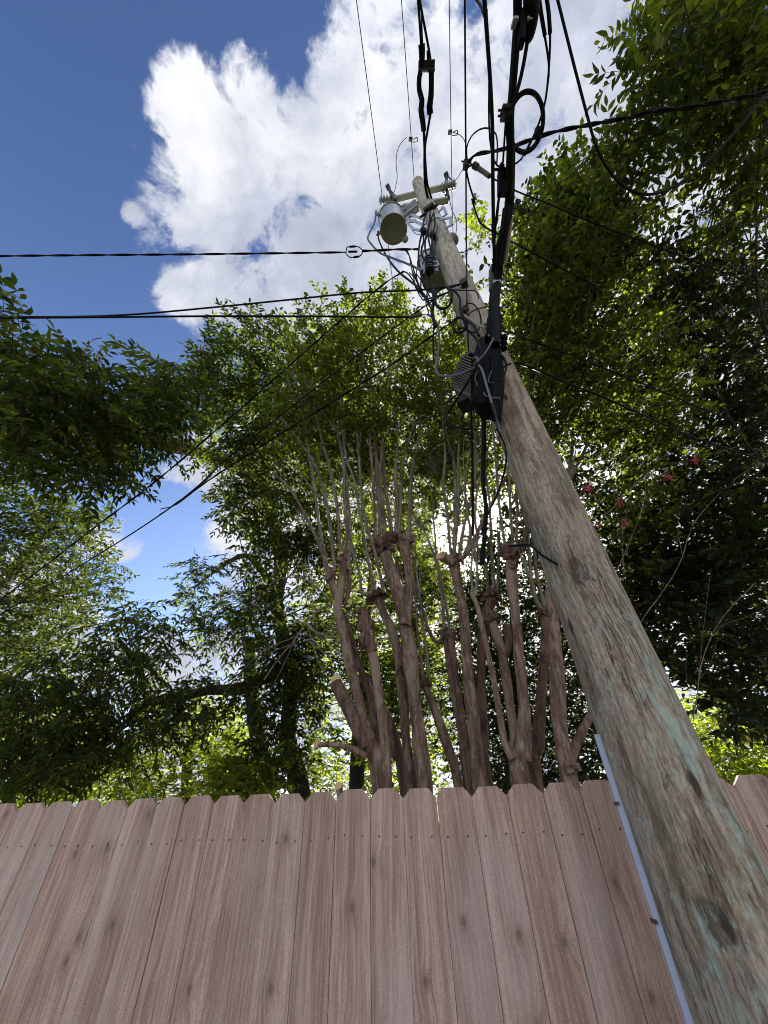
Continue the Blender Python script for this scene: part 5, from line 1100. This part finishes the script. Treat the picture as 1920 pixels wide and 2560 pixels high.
# ---- other trees and bushes
def simple_tree(label, c, tr, F, polys, kind, cov, r, zmax, mat, size, seed, clump=.8, thr=.42, nm='leafy_tree', up=0.0, limbs=(), k=70, cat='tree', group=None, bk='dark_bark', cap=60000):
    p = at(c, tr[0][0], tr[0][1], F); t = thing(nm, (p[0], p[1], 0), label, cat, group)
    S = [trunk(t, c, tr, F, bk, lump=.07, step=.2)[1]]
    for L in limbs: S.append(stem(t, c, L, F, bk, 'limb', .08, 9, .15)[1])
    tp = crown(t, polys, kind, cov, r, zmax, mat, size, clump, thr, seed=seed, up=up, cap=cap)
    twigs(t, S, tp, k, .014, bk, 'branch', rg, maxlen=5)
    return t
simple_tree('airy tree with sky showing through, rising behind the overhanging pecan limb', 'D', [(-90, 1800, 50), (-70, 1500, 44), (-20, 1300, 34), (60, 1200, 22), (120, 1130, 12)], 10.5,
            [(-40, 1030), (150, 1065), (235, 1100), (240, 1170), (285, 1255), (210, 1340), (100, 1430), (-40, 1470)], 'alt', 2.0, (9, 12.5), 15, 'leaf_mid', (.11, .052), 21, .9, .45, limbs=[[(-20, 1300, 22), (100, 1290, 14), (220, 1260, 8)], [(-40, 1400, 20), (80, 1380, 12), (180, 1330, 7)]])
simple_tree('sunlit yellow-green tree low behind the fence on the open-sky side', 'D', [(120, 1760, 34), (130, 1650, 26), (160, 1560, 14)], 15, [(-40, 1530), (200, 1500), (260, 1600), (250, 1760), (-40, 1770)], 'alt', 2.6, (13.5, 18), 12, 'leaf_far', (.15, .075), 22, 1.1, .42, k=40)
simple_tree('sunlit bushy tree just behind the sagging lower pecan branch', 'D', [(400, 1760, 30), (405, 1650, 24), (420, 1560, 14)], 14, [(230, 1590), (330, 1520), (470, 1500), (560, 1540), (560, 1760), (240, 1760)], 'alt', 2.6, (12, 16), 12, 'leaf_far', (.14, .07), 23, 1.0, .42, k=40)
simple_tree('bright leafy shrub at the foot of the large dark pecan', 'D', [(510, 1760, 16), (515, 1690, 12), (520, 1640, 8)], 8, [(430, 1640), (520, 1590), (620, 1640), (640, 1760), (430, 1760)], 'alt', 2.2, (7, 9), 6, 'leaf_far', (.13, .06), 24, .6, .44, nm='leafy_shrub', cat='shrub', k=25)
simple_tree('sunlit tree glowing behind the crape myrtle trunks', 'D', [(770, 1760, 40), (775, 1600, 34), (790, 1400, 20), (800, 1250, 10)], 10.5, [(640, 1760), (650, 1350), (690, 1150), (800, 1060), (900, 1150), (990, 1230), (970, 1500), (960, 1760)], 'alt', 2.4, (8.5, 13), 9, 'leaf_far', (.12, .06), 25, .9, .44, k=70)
simple_tree('dense green tree between the smooth crape myrtle and the pole', 'D', [(1100, 1760, 40), (1110, 1600, 34), (1110, 1350, 20), (1105, 1200, 10)], 9.5, [(960, 1760), (970, 1300), (1020, 1210), (1120, 1000), (1260, 1100), (1340, 1400), (1380, 1760)], 'alt', 3.2, (7.5, 12), 9, 'leaf_dark', (.11, .06), 26, .9, .40, k=70)
simple_tree('slender tree whose thin crown fills in between and above the pollarded trunks', 'D', [(900, 1760, 30), (905, 1600, 24), (890, 1350, 18), (870, 1150, 12), (850, 980, 6)], 9.5, [(640, 1500), (650, 1050), (740, 900), (860, 850), (990, 900), (1070, 1000), (1090, 1250), (1050, 1500), (860, 1600)], 'alt', 1.5, (8, 11.5), 12.5, 'leaf_pecan', (.10, .052), 31, .7, .44, k=60)
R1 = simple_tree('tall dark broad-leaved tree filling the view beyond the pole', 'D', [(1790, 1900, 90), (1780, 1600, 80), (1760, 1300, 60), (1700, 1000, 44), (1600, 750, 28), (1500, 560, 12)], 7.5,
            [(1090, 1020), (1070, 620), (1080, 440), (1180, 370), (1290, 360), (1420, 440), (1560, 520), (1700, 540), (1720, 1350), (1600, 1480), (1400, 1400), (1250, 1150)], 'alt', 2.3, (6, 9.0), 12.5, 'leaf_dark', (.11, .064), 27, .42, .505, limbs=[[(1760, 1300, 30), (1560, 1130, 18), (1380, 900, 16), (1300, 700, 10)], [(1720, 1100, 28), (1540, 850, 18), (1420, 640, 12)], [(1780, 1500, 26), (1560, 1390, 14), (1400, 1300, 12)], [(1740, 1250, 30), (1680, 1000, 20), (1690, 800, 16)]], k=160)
simple_tree('bright pecan overhead, its leaf sprays crossing the thick ribbed cable', 'D', [(2100, 2100, 120), (2050, 1500, 110), (1950, 800, 90), (1800, 300, 60), (1650, 150, 30)], 3.4,
            [[(1340, 60), (1370, -40), (1720, -40), (1720, 400), (1640, 560), (1520, 560), (1440, 500), (1360, 430), (1290, 330), (1300, 270), (1345, 240), (1375, 190), (1370, 120), (1330, 75)]], 'pin', 2.7, (5.2, 7.4), 10.5, 'leaf_near', (.125, .044), 28, .5, .47, nm='pecan_tree', up=-.15, k=60)
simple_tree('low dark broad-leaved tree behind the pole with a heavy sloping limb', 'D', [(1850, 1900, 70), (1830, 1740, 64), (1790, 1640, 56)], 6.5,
            [(1310, 1150), (1420, 1060), (1720, 1000), (1740, 1640), (1640, 1600), (1480, 1560), (1340, 1360)], 'alt', 2.3, (5.2, 8), 9, 'leaf_dark', (.125, .078), 29, .5, .47, limbs=[[(1800, 1650, 50), (1660, 1545, 42), (1560, 1490, 40), (1480, 1450, 34), (1400, 1380, 20), (1340, 1270, 10)], [(1480, 1450, 14), (1510, 1380, 10), (1560, 1300, 7), (1650, 1230, 5)]], k=80)
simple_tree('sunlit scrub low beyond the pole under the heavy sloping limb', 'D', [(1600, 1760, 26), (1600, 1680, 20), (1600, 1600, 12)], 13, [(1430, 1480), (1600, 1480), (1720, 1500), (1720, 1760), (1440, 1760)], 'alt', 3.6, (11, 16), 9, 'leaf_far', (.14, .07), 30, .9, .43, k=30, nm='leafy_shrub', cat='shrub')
print('leaves', TOTAL[0])
